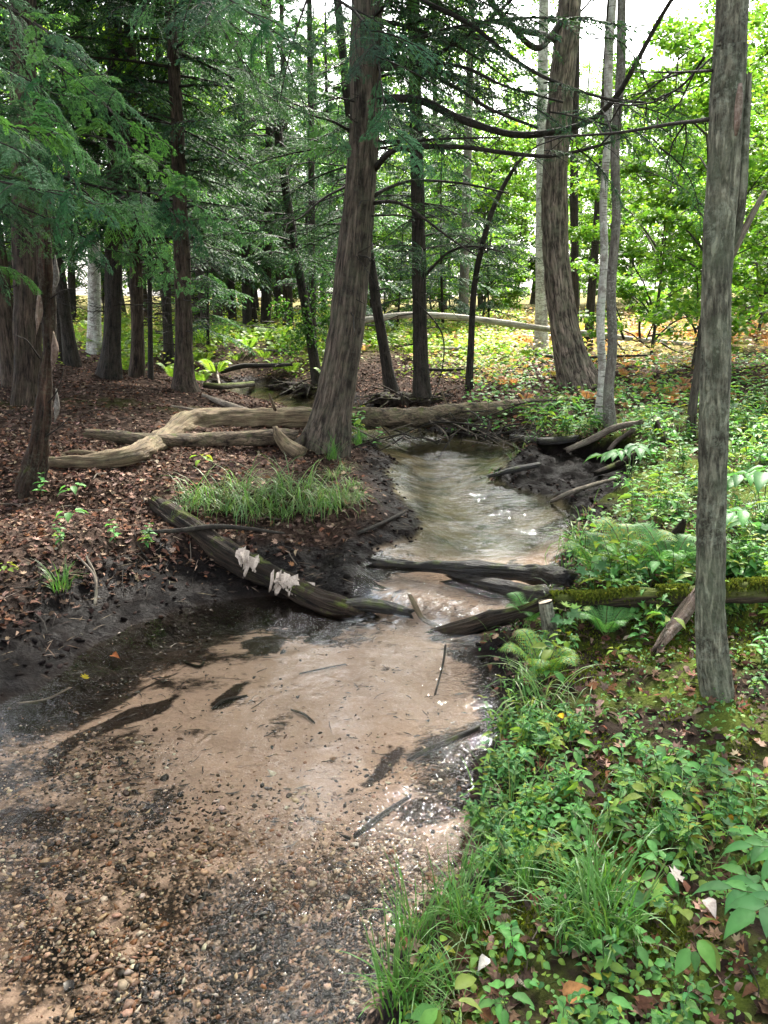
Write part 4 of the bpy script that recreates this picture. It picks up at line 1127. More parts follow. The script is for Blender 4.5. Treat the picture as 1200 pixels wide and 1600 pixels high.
for i in range(46):
    a = R(-34 + 68 * (i + rf.random()) / 46); dd = rf.uniform(38, 64)
    x, y = math.sin(a) * dd, math.cos(a) * dd
    forest_tree('broadleaf_tree', 'distant green leaved tree closing the view behind the clearing', 'tree', GB, x, y, 'd' if rf.random() < .7 else 'p', f'dA{rf.integers(3)}', rf.uniform(.85, 1.15))
for i in range(26):
    a = R(-16 + 50 * (i + rf.random()) / 26); dd = rf.uniform(40, 56)
    forest_tree('leafy_thicket', 'sunlit leafy shrub at the far rim of the clearing', 'shrub', 'shrubs at the far rim of the clearing', math.sin(a) * dd, math.cos(a) * dd, 's', f'dB{rf.integers(3)}', rf.uniform(1.1, 1.6))
GU = 'leafy understorey saplings'
for i in range(18):
    a = R(-30 + 62 * (i + rf.random()) / 18); dd = rf.uniform(26, 44)
    x, y = math.sin(a) * dd, math.cos(a) * dd
    forest_tree('leafy_sapling', 'bright leafy sapling in the sunlit ground behind the clearing', 'sapling', GU, x, y, 's', f'dB{rf.integers(3)}', rf.uniform(.6, 1.05))
for (px, y, sc, cr) in [(1010, 15, .9, 'dB0'), (1075, 12, .75, 'dB1'), (1240, 13, .8, 'dB2'), (1170, 19, 1.0, 'dB0'), (1290, 20, 1.1, 'dB2')]:
    x = (px - 600) / F * y
    forest_tree('maple_sapling', 'maple sapling with large light green leaves beyond the lichen trunk', 'sapling', 'maple saplings to the right of the bowed trunk', x, y, 's', cr, sc)
for (px, y, st, cr, sc) in [(690, 34, 'd', 'dA2', 1.1), (1150, 30, 'd', 'dT0', 1.0)]:
    forest_tree('broadleaf_tree', 'tall slim tree with a high leafy crown at the back of the bracken clearing', 'tree', 'tall trees at the back of the clearing', (px - 600) / F * y, y, st, cr, sc)
# unseen trees added beside and behind the viewer to shade the stream
for (x, y, st, cr, sc) in [(-5.5, 1.0, 'hb', 'hB1', 1.0), (-5.2, 8.2, 'hb', 'hB2', 1.0), (-4.0, -4.5, 'h', 'hB0', 1.0), (4.6, -3.0, 'd', 'dA1', 1.0), (6.1, 8.6, 'd', 'dA1', 1.0), (6.2, 5.0, 'd', 'dA2', 1.0), (8.6, 10.5, 'd', 'dA0', 1.0)]:
    forest_tree('forest_tree', 'unseen tree added outside the frame to shade the stream', 'tree', 'added shade trees around the viewer', x, y, st, cr, sc)

# ------------------------------------------------------------------ logs, branches and stumps
rs = np.random.default_rng(99)
def wpt(p):
    if len(p) == 5: q = at_y(p[0], p[1], p[4])
    else:
        q = ground_hit(p[0], p[1], p[3]); q[2] += p[3]
    return q
def log(name, label, cat, pts, mat, sides=16, amp=.10, step=.05, group=None, jag=.06, seed=None, kr=10, kz=2.5, part=None, fur=None):
    P = np.array([wpt(p) for p in pts])
    rad = np.array([.5 * p[2] * zdist(q) / F for p, q in zip(pts, P)])
    mb = MB(); sd = seed or int(rs.integers(1, 200))
    tube(mb, P, rad, sides, step, amp=amp, kr=kr, kz=kz, jag=jag, seed=sd, fur=fur)
    org = tuple(P.mean(0)); 
    if part is not None: return mb.build(name, M[mat], part), P, rad
    o = mb.build(name, M[mat], None, org)
    tag(o, label, cat, group)
    return o, P, rad
def addpart(o, name, mb, mat): 
    k = mb.build(name, mat, None, tuple(o.location)); k.location = (0, 0, 0); k.parent = o; return k
G1, PG1, _ = log('fallen_log', 'long bent bark-less log crossing the bank, running behind the thick hemlock and over the stream', 'log',
    [(72, 722, 12, .04), (110, 722, 20, .05), (165, 719, 24, .06), (215, 708, 30, .08), (256, 688, 36, .13, 7.3), (290, 668, 42, .2, 7.9), (325, 660, 38, .2, 8.2), (375, 655, 31, .2, 8.4), (430, 653, 29, .2, 8.6), (490, 651, 28, .2, 8.8), (548, 652, 29, .2, 9.0)], 'log', 56, .30, .022, jag=.14, kr=8, kz=3.2, fur=(.016, 16, 1.5))
mb = MB()
pp = [(546, 652, 9.0, 30), (600, 653, 9.15, 32), (670, 650, 9.4, 31), (740, 644, 9.7, 29), (800, 638, 9.95, 27), (850, 632, 10.2, 23), (892, 629, 10.4, 16)]
P = [at_y(a, b, c) for a, b, c, d in pp]
tube(mb, P, [.5 * d * c / F * 1.02 for a, b, c, d in pp], 28, .03, amp=.20, kr=9, kz=6, jag=.08, seed=17, fur=(.016, 16, 8))
addpart(G1, 'scaly_bark_length', mb, M['bark_log'])
mb = MB()
for (a, b) in [((430, 640), (420, 615)), ((700, 640), (690, 610)), ((300, 690), (262, 668)), ((760, 650), (775, 690))]:
    y = np.interp(a[0], [72, 288, 490, 892], [6.5, 7.8, 8.8, 10.4])
    m1 = MB(); tube(m1, [at_y(*a, y), at_y(*b, y - .1)], [.022, .010], 7, .05, amp=.1, jag=.02); addpart(G1, 'branch_stub', m1, M['log'])
for i, (q0, q1, q2) in enumerate([((120, 716), (90, 712), (62, 716)), ((130, 726), (95, 731), (58, 733)), ((160, 712), (120, 706), (96, 708)), ((215, 702), (190, 700), (168, 706))]):
    y = 6.35 if i < 3 else 6.75; mb = MB(); tube(mb, [at_y(*q0, y), at_y(*q1, y - .03), at_y(*q2, y - .05)], [.03, .022, .004], 8, .03, amp=.35, kr=20, kz=6, seed=31 + i); addpart(G1, 'splinter', mb, M['log'])
G2, *_ = log('fallen_log', 'grey brown log lying under the long bent log at the left', 'log', [(135, 676, 15, .06), (180, 682, 19, .07), (240, 687, 20, .08), (320, 688, 22, .08), (400, 686, 23, .09), (462, 684, 24, .1)], 'bark_log', 20, .20, .04, kr=9, kz=5)
log('upright_root', 'forked rotten root standing against the foot of the thick hemlock', 'root', [(468, 712, 30, .02), (450, 700, 26, .05), (436, 682, 17, .15), (430, 668, 8, .22)], 'log', 10, .25, .03, jag=.04)
log('upright_root', 'shorter dark root leaning from the foot of the thick hemlock', 'root', [(455, 705, 20, .04), (470, 690, 14, .1), (478, 676, 8, .15)], 'rot_log', 9, .25, .03, jag=.04)
log('fallen_branch', 'pale forked branch lying past the long log near the far pool', 'branch', [(318, 618, 7, .03), (345, 629, 9, .04), (370, 637, 9, .04), (398, 646, 8, .04)], 'pale_twig', 8, .15)
log('fallen_branch', 'thin bleached stick poking up beside the far pool', 'branch', [(345, 610, 4, .02), (340, 590, 4, .15), (338, 575, 3, .3)], 'pale_twig', 7, .1)
log('fallen_branch', 'dark limb with crooked tip bridging the ferns by the far pool', 'branch', [(345, 583, 7, .08), (380, 581, 8, .25), (420, 577, 7, .3), (455, 571, 5, .35)], 'twig', 8, .15)
log('fallen_log', 'short mossy log at the lip of the far pool', 'log', [(318, 602, 9, .08), (350, 604, 10, .1), (395, 604, 9, .1)], 'moss_log', 10, .15)
G4, P4, R4 = log('rotting_log', 'dark rotting log with bleached flakes sloping down into the sandy pool', 'log',
    [(246, 792, 26, .0), (290, 820, 32, .02), (335, 852, 36, .03), (390, 886, 40, .04), (450, 914, 38, .045), (505, 940, 35, .04), (545, 955, 28, .03), (574, 966, 14, .01)], 'rot_log', 64, .34, .014, jag=.16, kr=14, kz=3.2, fur=(.022, 26, 1.4))
mb = MB()
def flake_patch(mb, c, w, n, rng, h=.09):
    for i in range(n):
        k = 7; u = np.linspace(-.5, .5, k); ww = w * rng.uniform(.15, .5); hh = h * rng.uniform(.35, 1.3)
        o = c + np.array([rng.uniform(-.5, .5) * w, rng.uniform(-.02, .02), rng.uniform(-.25, .25) * h])
        top = np.stack([u * ww, 0 * u + .02 * rng.random(), .25 * hh - .2 * hh * u * rng.normal()], 1)
        mid = np.stack([u * ww * 1.05, -.025 + 0 * u + .006 * rng.normal(size=k), -.2 * hh + .05 * hh * rng.normal(size=k)], 1)
        bot = np.stack([u * ww * rng.uniform(.4, .9) + rng.normal() * .02, -.04 + .01 * rng.normal(size=k), -hh * (.45 + .55 * rng.random(k))], 1)
        V = o + np.vstack([top, mid, bot]); q = [(r * k + a, r * k + a + 1, (r + 1) * k + a + 1, (r + 1) * k + a) for r in (0, 1) for a in range(k - 1)]
        g = rng.uniform(.75, 1.05)
        mb.add(V, q, None, np.array([.50, .41, .34]) * g)
for (px, py, w, n) in [(374, 866, .10, 8), (394, 876, .10, 7), (446, 906, .13, 10), (470, 918, .14, 10), (432, 900, .06, 5)]:
    i = int(np.argmin(np.abs(np.array([256, 290, 335, 390, 450, 505, 545, 566]) - px)))
    mb = MB(); c = at_y(px, py, P4[i][1] - R4[i] * 1.02); flake_patch(mb, c, w, n, rs, .085)
    addpart(G4, 'bleached_flake', mb, M['fungus'])
log('fallen_branch', 'thin crooked branch resting across the top of the rotting log', 'branch', [(232, 834, 6, .03), (280, 830, 8, .09), (335, 825, 8, .15), (390, 829, 6, .12), (440, 835, 4, .08)], 'twig', 8, .12)
log('fallen_branch', 'short brown branch lying on the bank below the grass clump', 'branch', [(560, 835, 5, .02), (595, 820, 6, .03), (632, 800, 5, .03)], 'twig', 8, .15)
G5, *_ = log('wet_log', 'dark soaked log damming the upper stream, upper of the two', 'log', [(588, 882, 20, .06), (640, 884, 24, .09), (700, 888, 26, .11), (770, 892, 28, .12), (830, 896, 28, .13), (885, 905, 24, .14)], 'wet_log', 48, .5, .014, kr=13, kz=4, jag=.14, fur=(.014, 30, 1.6))
log('wet_log', 'black shorter log below the soaked log, ending at the cut post', 'log', [(708, 906, 18, .04), (760, 915, 24, .06), (810, 924, 26, .07), (880, 937, 26, .1)], 'wet_log', 48, .5, .014, kr=13, kz=4, jag=.14, fur=(.014, 30, 1.6))
log('wet_log', 'low black log under rushing water at the cascade lip', 'log', [(528, 948, 18, .06), (565, 945, 22, .075), (605, 950, 20, .07), (640, 958, 14, .06)], 'wet_log', 16, .18, .03)
log('fallen_log', 'brown log with ragged pale top jutting from the right bank into the pool', 'log', [(686, 992, 18, .04), (725, 983, 25, .07), (770, 968, 28, .1), (815, 956, 26, .12), (850, 948, 24, .14)], 'rot_log', 48, .32, .015, jag=.12, fur=(.016, 28, 1.6))
GM, PM_, RM_ = log('mossy_log', 'mossy green log half buried across the right bank, passing behind the lichen trunk', 'log', [(862, 946, 26, .14), (930, 942, 30, .13), (1000, 940, 32, .14), (1080, 935, 34, .15), (1160, 930, 34, .16), (1260, 925, 34, .17)], 'moss_log', 40, .35, .02, kr=9, kz=4, fur=(.012, 24, 2))
log('broken_wood', 'splintered reddish pale wood piece leaning by the foot of the lichen trunk', 'wood', [(1030, 1012, 14, .02), (1048, 985, 20, .06), (1070, 955, 22, .12), (1092, 925, 16, .2)], 'red_wood', 32, .4, .012, jag=.10, fur=(.010, 40, 3))
log('stump', 'small jagged brown stump rising among the ferns of the right bank', 'stump', [(1040, 868, 34, .0), (1048, 852, 28, .06), (1058, 835, 20, .13), (1069, 815, 8, .22)], 'rot_log', 14, .25, .02, jag=.05)
# cut post
pb = ground_hit(862, 1010); ST = thing('cut_stump', 'thin cut sapling post standing at the end of the soaked log', 'stump', pb)
mb = MB(); a, b = at_y(862, 1012, pb[1]), at_y(852, 940, pb[1]); r = .5 * 26 * pb[1] / F
tube(mb, [a - (0, 0, .1), a, b], [r * 1.15, r, r * .85], 18, .03, amp=.08, seed=71, cap=False); mb.build('post', M['grey'], ST)
mb = MB(); th = np.linspace(0, 6.283, 19)[:-1]; V = np.vstack([b + np.stack([np.cos(th) * r * .84, np.sin(th) * r * .84, .012 * np.cos(th * 1 + .6) + .001], 1), [b + (0, 0, .004)]]); mb.add(V, None, [(k, (k + 1) % 18, 18) for k in range(18)], (.5, .4, .3)); mb.build('cut_face', M['fungus'], ST)
# rotten snag at left
b, P, rad = trunk_pts([(50, 757, 38), (60, 700, 28), (68, 630, 24), (74, 560, 22), (74, 480, 21), (71, 410, 23), (70, 350, 20), (74, 318, 10)], .1)
SN = thing('dead_snag', 'rotten broken snag with red brown bare wood near the left edge', 'snag', b)
mb = MB(); tube(mb, P[:9], rad[:9], 48, .02, amp=.34, kr=16, kz=3.5, fur=(.018, 22, 2), flare=.4, fl_len=.25, jag=.10, seed=73); mb.build('trunk', M['snag'], SN)
for i, (px, py, w, l) in enumerate([(84, 520, 12, 60), (88, 610, 9, 50), (60, 450, 10, 70), (86, 400, 9, 60)]):
    mb = MB(); y = b[1] - .05
    tube(mb, [at_y(px, py, y), at_y(px + 2, py + l * .5, y - .02), at_y(px - 3, py + l, y)], [.004, .5 * w * y / F, .003], 8, .02, amp=.35, kr=40, kz=10, seed=74 + i, jag=.03); mb.build('bark_strip', M['maple'] if i % 2 else M['red_wood'], SN)
for i, (q0, q1, q2) in enumerate([((66, 640), (90, 610), (100, 575)), ((76, 470), (95, 455), (118, 450)), ((62, 560), (40, 530), (20, 522)), ((60, 690), (92, 668), (112, 650))]):
    mb = MB(); y = b[1]; tube(mb, [at_y(*q0, y), at_y(*q1, y - .1), at_y(*q2, y - .12)], [.008, .005, .002], 5, .05, amp=.1); mb.build('dead_branch', M['twig'], SN)

# far pale log with its dry branch tangle
FL, PF, RF_ = log('fallen_log', 'long bleached log spanning the sunlit clearing behind the trunks', 'log',
    [(540, 506, 11, 0, 15), (590, 497, 10, 0, 15.2), (650, 492, 10, 0, 15.4), (720, 496, 9, 0, 15.7), (790, 505, 10, 0, 16), (860, 515, 8, 0, 16.3), (930, 523, 9, 0, 16.6), (1010, 532, 8, 0, 16.9), (1095, 539, 6, 0, 17.2)], 'far_log', 14, .08, .08)
for pts, w in [([(975, 530), (960, 490), (950, 470), (975, 450)], 4), ([(1000, 533), (1000, 500), (1015, 475), (1040, 468), (1062, 480)], 4), ([(1020, 534), (1050, 505), (1075, 495), (1090, 500)], 3), ([(990, 530), (1040, 520), (1085, 515)], 3),
               ([(960, 530), (985, 560), (1010, 558)], 3), ([(1030, 534), (1060, 550), (1085, 545)], 3), ([(970, 500), (955, 455), (970, 440)], 2.5), ([(1005, 500), (1045, 485), (1060, 470)], 2.5), ([(1010, 530), (1025, 500), (1050, 480)], 2.5), ([(940, 525), (965, 545), (1000, 548)], 2.5)]:
    limb(FL, pts, 16.7, 16.2, w, w * .5, rs, 7, 'twig', name='dry_branch', tl=1.0)
log('fallen_branch', 'thin far stick with curled end on the bracken floor', 'branch', [(672, 544, 4, .1), (710, 546, 5, .12), (760, 548, 5, .12), (800, 547, 4, .12)], 'far_log', 8, .1)
log('fallen_branch', 'far grey branch lying past the thin pale stems', 'branch', [(838, 554, 5, .12), (890, 560, 5, .15), (950, 557, 4, .2), (1010, 556, 3, .25)], 'twig', 8, .1)
log('fallen_branch', 'low dark stick on the leaf floor before the bowed trunk', 'branch', [(640, 577, 4, .05), (690, 578, 5, .07), (745, 576, 4, .07)], 'twig', 8, .1)
log('fallen_branch', 'distant tilted pole right of the lichen trunk', 'branch', [(1140, 515, 5, .3, 15), (1170, 500, 5, .5, 15), (1200, 482, 4, .8, 15)], 'twig', 8, .1)
log('fallen_branch', 'long grey branch lying in the leaves beside the left snag', 'branch', [(340, 645, 4, .03), (300, 640, 4, .04), (270, 636, 3, .04)], 'pale_twig', 7, .1)
# root driftwood on the right bank of the upper stream
for lab, pts, m in [('bleached root arm reaching down from the bank under the thin pale stems', [(886, 704, 9, .06), (920, 690, 10, .14), (960, 675, 10, .2), (1002, 660, 8, .25)], 'pale_twig'),
                    ('shorter pale root curling beside the bleached root arm', [(952, 706, 7, .08), (966, 690, 8, .16), (990, 672, 7, .24)], 'pale_twig'),
                    ('dark stub of root at the top of the undercut bank', [(1036, 690, 10, .1), (1030, 672, 13, .18), (1022, 655, 8, .26)], 'rot_log'),
                    ('wet stick stranded on the black mud shelf', [(862, 784, 6, .03), (890, 772, 7, .05), (925, 760, 6, .06), (960, 750, 4, .06)], 'pale_twig'),
                    ('broken dark branch half sunk at the tip of the mud spit', [(765, 745, 6, .05), (800, 735, 9, .07), (840, 728, 8, .07)], 'wet_log'),
                    ('dark root running along the undercut bank', [(800, 684, 10, .05), (850, 690, 13, .06), (900, 686, 10, .1)], 'wet_log'),
                    ('thick black root at the foot of the right bank', [(930, 740, 9, .06), (965, 728, 13, .08), (1000, 708, 12, .12)], 'rot_log')]:
    log('root', lab, 'root', pts, m, 12, .18, .03)
# brush pile under the long log
bp = np.random.default_rng(12)
for i in range(58):
    px, py = bp.uniform(575, 850), bp.uniform(664, 706)
    c = ground_hit(px, py, .05); c[2] = max(c[2], UPL) + bp.uniform(.02, .22)
    a = bp.uniform(0, 6.28); L = bp.uniform(.3, 1.1); d = np.array([math.cos(a), math.sin(a) * .7, bp.uniform(-.45, .45)])
    P = [c - d * L * .5, c + bp.normal(size=3) * .05, c + d * L * .5 - (0, 0, .04)]
    mb = MB(); r = bp.uniform(.004, .013)
    tube(mb, P, [r, r * .8, r * .3], 6, .06, amp=.12)
    for _ in range(2):
        e = P[1] + (d * .5 + bp.normal(size=3) * .4) * L * .35; tube(mb, np.array([P[1], e]), [r * .5, r * .2], 4, cap=False, raw=True)
    o = mb.build('brush_stick', M['twig' if i % 4 else 'pale_twig'], None, tuple(c)); tag(o, 'tangled twig in the brush pile beneath the long bent log', 'stick', 'brush pile under the long log')
# dark root humps under the stems and at the far pool
RM = ['dark tangled roots under the slanting hemlock stem', 'dark root hump between the slanting and the straight stem', 'root hump at the right foot of the straight dark hemlock', 'black upturned roots at the right edge of the far pool', 'black roots behind the slim leaning trunk', 'small black root lump touching the far pool']
for i, (px, py, s) in enumerate([(602, 628, .20), (634, 630, .22), (670, 630, .18), (458, 609, .22), (484, 614, .22), (438, 608, .16)]):
    c = ground_hit(px, py); mb = MB(); V, Fq, Ft = T_ICO
    n1, n2 = 22, 12; th, ph = np.meshgrid(np.arange(n1) / n1 * 6.283, np.linspace(.02, 1.75, n2))
    U = np.stack([np.cos(th) * np.sin(ph), np.sin(th) * np.sin(ph), np.cos(ph)], -1)
    rr = s * (1 + .45 * fbm(U[..., 0] * 2.2 + i * 5, U[..., 1] * 2.2, U[..., 2] * 2.2, 4, seed=i))
    W = U * rr[..., None] * (1.15, .9, .55) + c
    ii = np.arange(n2 - 1)[:, None] * n1; jj = np.arange(n1)[None]; j2 = (jj + 1) % n1
    mb.add(W.reshape(-1, 3), np.stack([ii + jj, ii + n1 + jj, ii + n1 + j2, ii + j2], -1).reshape(-1, 4), None, None, (W - c).reshape(-1, 3))
    for k in range(22):
        a = bp.uniform(0, 6.28); d0 = np.array([math.cos(a), math.sin(a), bp.uniform(-.2, .5)])
        tube(mb, [c + d0 * s * .4 + (0, 0, s * .2), c + d0 * s * .9 + (0, 0, s * .15) + bp.normal(size=3) * .04, c + d0 * s * bp.uniform(1.3, 3.0) + bp.normal(size=3) * .08 - (0, 0, .08)], [s * .12, s * .08, s * .02], 7, .05, amp=.25, kr=20, kz=8, seed=k + i * 7)
    o = mb.build('root_mound', M['rot_log'], None, tuple(c)); tag(o, RM[i], 'roots')
# sticks in and beside the sandy pool
for lab, pts, m in [('crooked brown stick standing out of the water at the cascade', [(640, 932, 6, .14), (650, 950, 8, .1), (662, 970, 7, .05), (690, 982, 5, .03)], 'log'),
                    ('thin dark stick slanting down into the pool from the jutting log', [(696, 1010, 4, .07), (692, 1040, 4, .06), (680, 1085, 4, .03)], 'twig'),
                    ('dark branching twig resting on the pale sand', [(332, 1110, 4, .01), (350, 1095, 5, .012), (385, 1090, 4, .01)], 'wet_log'),
                    ('small dark twig on the sand above the gravel', [(290, 1036, 4, .01), (312, 1044, 4, .012), (318, 1036, 3, .01)], 'wet_log'),
                    ('broken twig lying over the pale sand near the middle', [(470, 1053, 3, .01), (505, 1046, 3, .012), (538, 1040, 2, .01)], 'wet_log'),
                    ('black soaked branch along the right shore', [(640, 1190, 6, .01), (672, 1172, 9, .02), (700, 1160, 10, .03), (748, 1138, 8, .04)], 'wet_log'),
                    ('dark bent stick half buried in the sand by the right shore', [(556, 1310, 8, .008), (575, 1296, 10, .01), (596, 1276, 9, .014), (640, 1246, 6, .02)], 'wet_log'),
                    ('slender curved twig near the right shore of the pool', [(455, 1110, 3, .01), (475, 1118, 4, .012), (490, 1130, 3, .01)], 'wet_log'),
                    ('thin stem lying on the left mud bank', [(30, 1105, 4, .02), (70, 1095, 4, .025), (110, 1080, 3, .02)], 'pale_twig'),
                    ('bent thin twig standing on the left mud slope', [(150, 945, 4, .02), (148, 905, 4, .12), (120, 870, 3, .16)], 'pale_twig'),
                    ('dead stalk drooping over the left mud bank', [(135, 870, 4, .1), (150, 905, 4, .08), (148, 945, 4, .03)], 'pale_twig')]:
    log('stick', lab, 'stick', pts, m, 9, .2, .02, jag=.02)
for i, (px, py) in enumerate([(20, 900), (60, 925), (105, 905), (150, 890), (190, 880), (225, 868), (260, 890), (40, 960), (180, 925), (300, 905), (235, 915), (85, 965)]):
    c = ground_hit(px, py); q = bp.normal(size=2) * .05; L = bp.uniform(.1, .28); pts = [c + (0, .05, -.01)]
    for u in (.3, .65, 1.): pts.append(np.array([c[0] + q[0] * u * 3 + bp.normal() * .02, c[1] - L * u, H(c[0] + q[0] * u * 3, c[1] - L * u) + .02 - .015 * u]))
    r = bp.uniform(.003, .008); mb = MB(); tube(mb, pts, [r, r * .9, r * .6, r * .25], 7, .02, amp=.2)
    o = mb.build('root', M['twig' if i % 3 else 'rot_log'], None, tuple(c)); tag(o, 'thin exposed root trailing down the black left mud bank', 'root', 'roots in the left mud bank')
# sticks scattered on the banks
for (zone, grp, n, (x0, x1), (y0, y1)) in [('dry stick lying on the leaf covered left bank', 'sticks on the left bank', 34, (-10, 470), (640, 870)), ('dry stick among the plants of the right bank', 'sticks on the right bank', 22, (800, 1190), (880, 1580)), ('wet dark stick lying on the sand of the pool', 'twigs on the pool sand', 26, (150, 720), (985, 1250))]:
    for i in range(n):
        px, py = bp.uniform(x0, x1), bp.uniform(y0, y1); c = ground_hit(px, py)
        sd = float(stream_sdf(np.array([c[0]]), np.array([c[1]]))[0])
        if ('sand' in zone) != (sd < -.03): continue
        L = bp.uniform(.03, .10) if 'sand' in zone else (bp.uniform(.15, .5) if 'left' in zone else bp.uniform(.08, .26))
        a = bp.uniform(0, 6.28); pts = []
        for u in (-1, -.3, .4, 1):
            q = c[:2] + np.array([math.cos(a), math.sin(a)]) * L * u * .5 + bp.normal(size=2) * L * .06; pts.append((q[0], q[1], H(q[0], q[1]) + .008))
        r = bp.uniform(.0014, .003) if 'sand' in zone else (bp.uniform(.003, .007) if 'left' in zone else bp.uniform(.0016, .0034)); mb = MB(); tube(mb, pts, [r, r, r * .8, r * .4], 6, .03, amp=.15)
        o = mb.build('stick', M['wet_log' if 'sand' in zone else ('pale_twig' if i % 2 else 'twig')], None, tuple(c)); tag(o, zone, 'stick', grp)

# ------------------------------------------------------------------ plants
rp = np.random.default_rng(404)
ZUP = np.array([0, 0, 1.])
def leafset(mb, O, D, L, asp, rng, cols, tpl=T_LEAF, tilt=.25, jit=.14):
    n = len(O)
    X, Y, Z = axes(D, ZUP + tilt * rng.normal(size=(n, 3)))
    L = np.asarray(L, float).reshape(-1, 1) * np.ones((n, 1))
    stamp(mb, tpl, O, X * L, Y * L * asp, Z * L, mixcol(rng, n, cols, jit))
def proto(kind, fo, wd, lm):
    a = fo.mesh('foliage', smooth=(lm == 'herb')); a.materials.append(M[lm]); b = None
    if wd is not None: b = wd.mesh('stem'); b.materials.append(M['stem'])
    return a, b
def leafy(rng, h, nn, L, asp, cols, lean=.15):
    fo, wd = MB(), MB(); O, D, S = [], [], []
    for s in range(rng.integers(1, 4)):
        a0 = rng.uniform(0, 6.28); hh = h * rng.uniform(.6, 1.1); ln = lean * rng.uniform(.5, 2)
        f = lambda u: np.array([math.cos(a0) * (ln * u * u * hh + .02 * s), math.sin(a0) * (ln * u * u * hh + .02 * s), hh * u])
        tube(wd, np.array([f(u) for u in (0, .35, .7, 1)]) - np.array([0, 0, .02]) * np.array([[1], [0], [0], [0]]), [.0028, .0024, .0018, .001], 5, cap=False, raw=True, col=np.array([.05, .075, .025]))
        for i in range(nn):
            u = .25 + .75 * i / (nn - 1); az = a0 + i * 1.57 + rng.normal() * .3
            for sd in (0, math.pi):
                el = rng.uniform(-.25, .35) + .3 * (u > .9)
                O.append(f(u)); D.append((math.cos(az + sd), math.sin(az + sd), el)); S.append(L * (.65 + .5 * math.sin(math.pi * min(1, .25 + .65 * u))) * rng.uniform(.75, 1.15) * (.7 if u > .95 else 1))
        O.append(f(1)); D.append((math.cos(a0), math.sin(a0), .6)); S.append(L * .5)
    leafset(fo, np.array(O), np.array(D), S, asp, rng, cols)
    return proto('leafy', fo, wd, 'herb')
def rosette(rng, n, h, L, asp, cols):
    fo, wd = MB(), MB(); O, D, S = [], [], []
    for i in range(n):
        a = i * 2.4 + rng.normal() * .3; r = rng.uniform(.3, 1) * h * 1.1; hh = h * rng.uniform(.5, 1.1)
        p = np.array([math.cos(a) * r, math.sin(a) * r, hh])
        tube(wd, np.array([(0, 0, -.01), p * (.4, .4, .7), p]), [.0014, .0011, .0009], 4, cap=False, raw=True, col=np.array([.07, .10, .03]))
        O.append(p); D.append((math.cos(a), math.sin(a), rng.uniform(-.45, .1))); S.append(L * rng.uniform(.6, 1.2))
    leafset(fo, np.array(O), np.array(D), S, asp, rng, cols)
    return proto('rosette', fo, wd, 'herb')
def seedling(rng, h, L, cols, tpl, asp):
    fo, wd = MB(), MB(); O, D, S = [], [], []
    a0 = rng.uniform(0, 6.28); top = np.array([.2 * h * math.cos(a0), .2 * h * math.sin(a0), h])
    tube(wd, np.array([(0, 0, -.02), top * (.3, .3, .5), top]), [.0026, .002, .0014], 5, cap=False, raw=True, col=np.array([.06, .05, .03]))
    for i in range(rng.integers(4, 8)):
        a = i * 6.283 / 5 + rng.normal() * .3; z = h * (1 - .25 * (i // 4)); b = top * (z / h)
        e = b + np.array([math.cos(a), math.sin(a), .15]) * L * .45
        tube(wd, np.array([b, e]), [.001, .0008], 3, cap=False, raw=True, col=np.array([.09, .07, .03]))
        O.append(e); D.append((math.cos(a), math.sin(a), rng.uniform(-.5, .05))); S.append(L * rng.uniform(.7, 1.15))
    leafset(fo, np.array(O), np.array(D), S, asp, rng, cols, tpl)
    return proto('seedling', fo, wd, 'herb')
def fern(rng, nf, L, cols, fine=True, npn=17):
    fo = MB(); wd = MB()
    for k in range(nf):
        a = k * 6.283 / nf + rng.normal() * .3; ln = L * rng.uniform(.7, 1.1); arch = rng.uniform(.35, .75)
        rad, hgt = ln * (.45 + .35 * arch), ln * (.75 - .3 * arch)
        def f(u): return np.array([math.cos(a) * rad * u, math.sin(a) * rad * u, hgt * math.sin(u * (1.5 + .9 * arch)) * 1.0])
        U = np.linspace(0, 1, 9); tube(wd, np.array([f(u) for u in U]), np.linspace(.0026, .0008, 9), 4, cap=False, raw=True, col=np.array([.09, .11, .03]))
        for i in range(npn):
            u = .18 + .82 * i / npn; d = nrm(f(min(1, u + .03)) - f(u - .03)); side = nrm(np.cross(d, ZUP)); up = np.cross(side, d)
            pl = ln * .26 * (math.sin(math.pi * (.22 + .78 * u)) ** .75 + .05) * rng.uniform(.9, 1.1)
            for sd in (-1, 1):
                pd = nrm(side * sd + d * .35 - up * .12)
                if fine:
                    m = 8; uu = (np.arange(m) + .5) / m; O = f(u) + pd * (uu * pl)[:, None]
                    for s2 in (-1, 1):
                        Dd = np.repeat((pd * .45 + d * s2)[None], m, 0); S = pl * .24 * (1.08 - uu)
                        X, Y, Z = axes(Dd, np.repeat(up[None], m, 0) + .1 * rng.normal(size=(m, 3)))
                        stamp(fo, T_CARD, O, X * S[:, None], Y * S[:, None] * .62, Z * S[:, None], mixcol(rng, m, cols, .08))
                else:
                    X, Y, Z = axes(pd[None], up[None])
                    stamp(fo, T_LANCE, f(u)[None], X * pl, Y * pl * .30, Z * pl, mixcol(rng, 1, cols, .1))
    return proto('fern', fo, wd, 'fern')
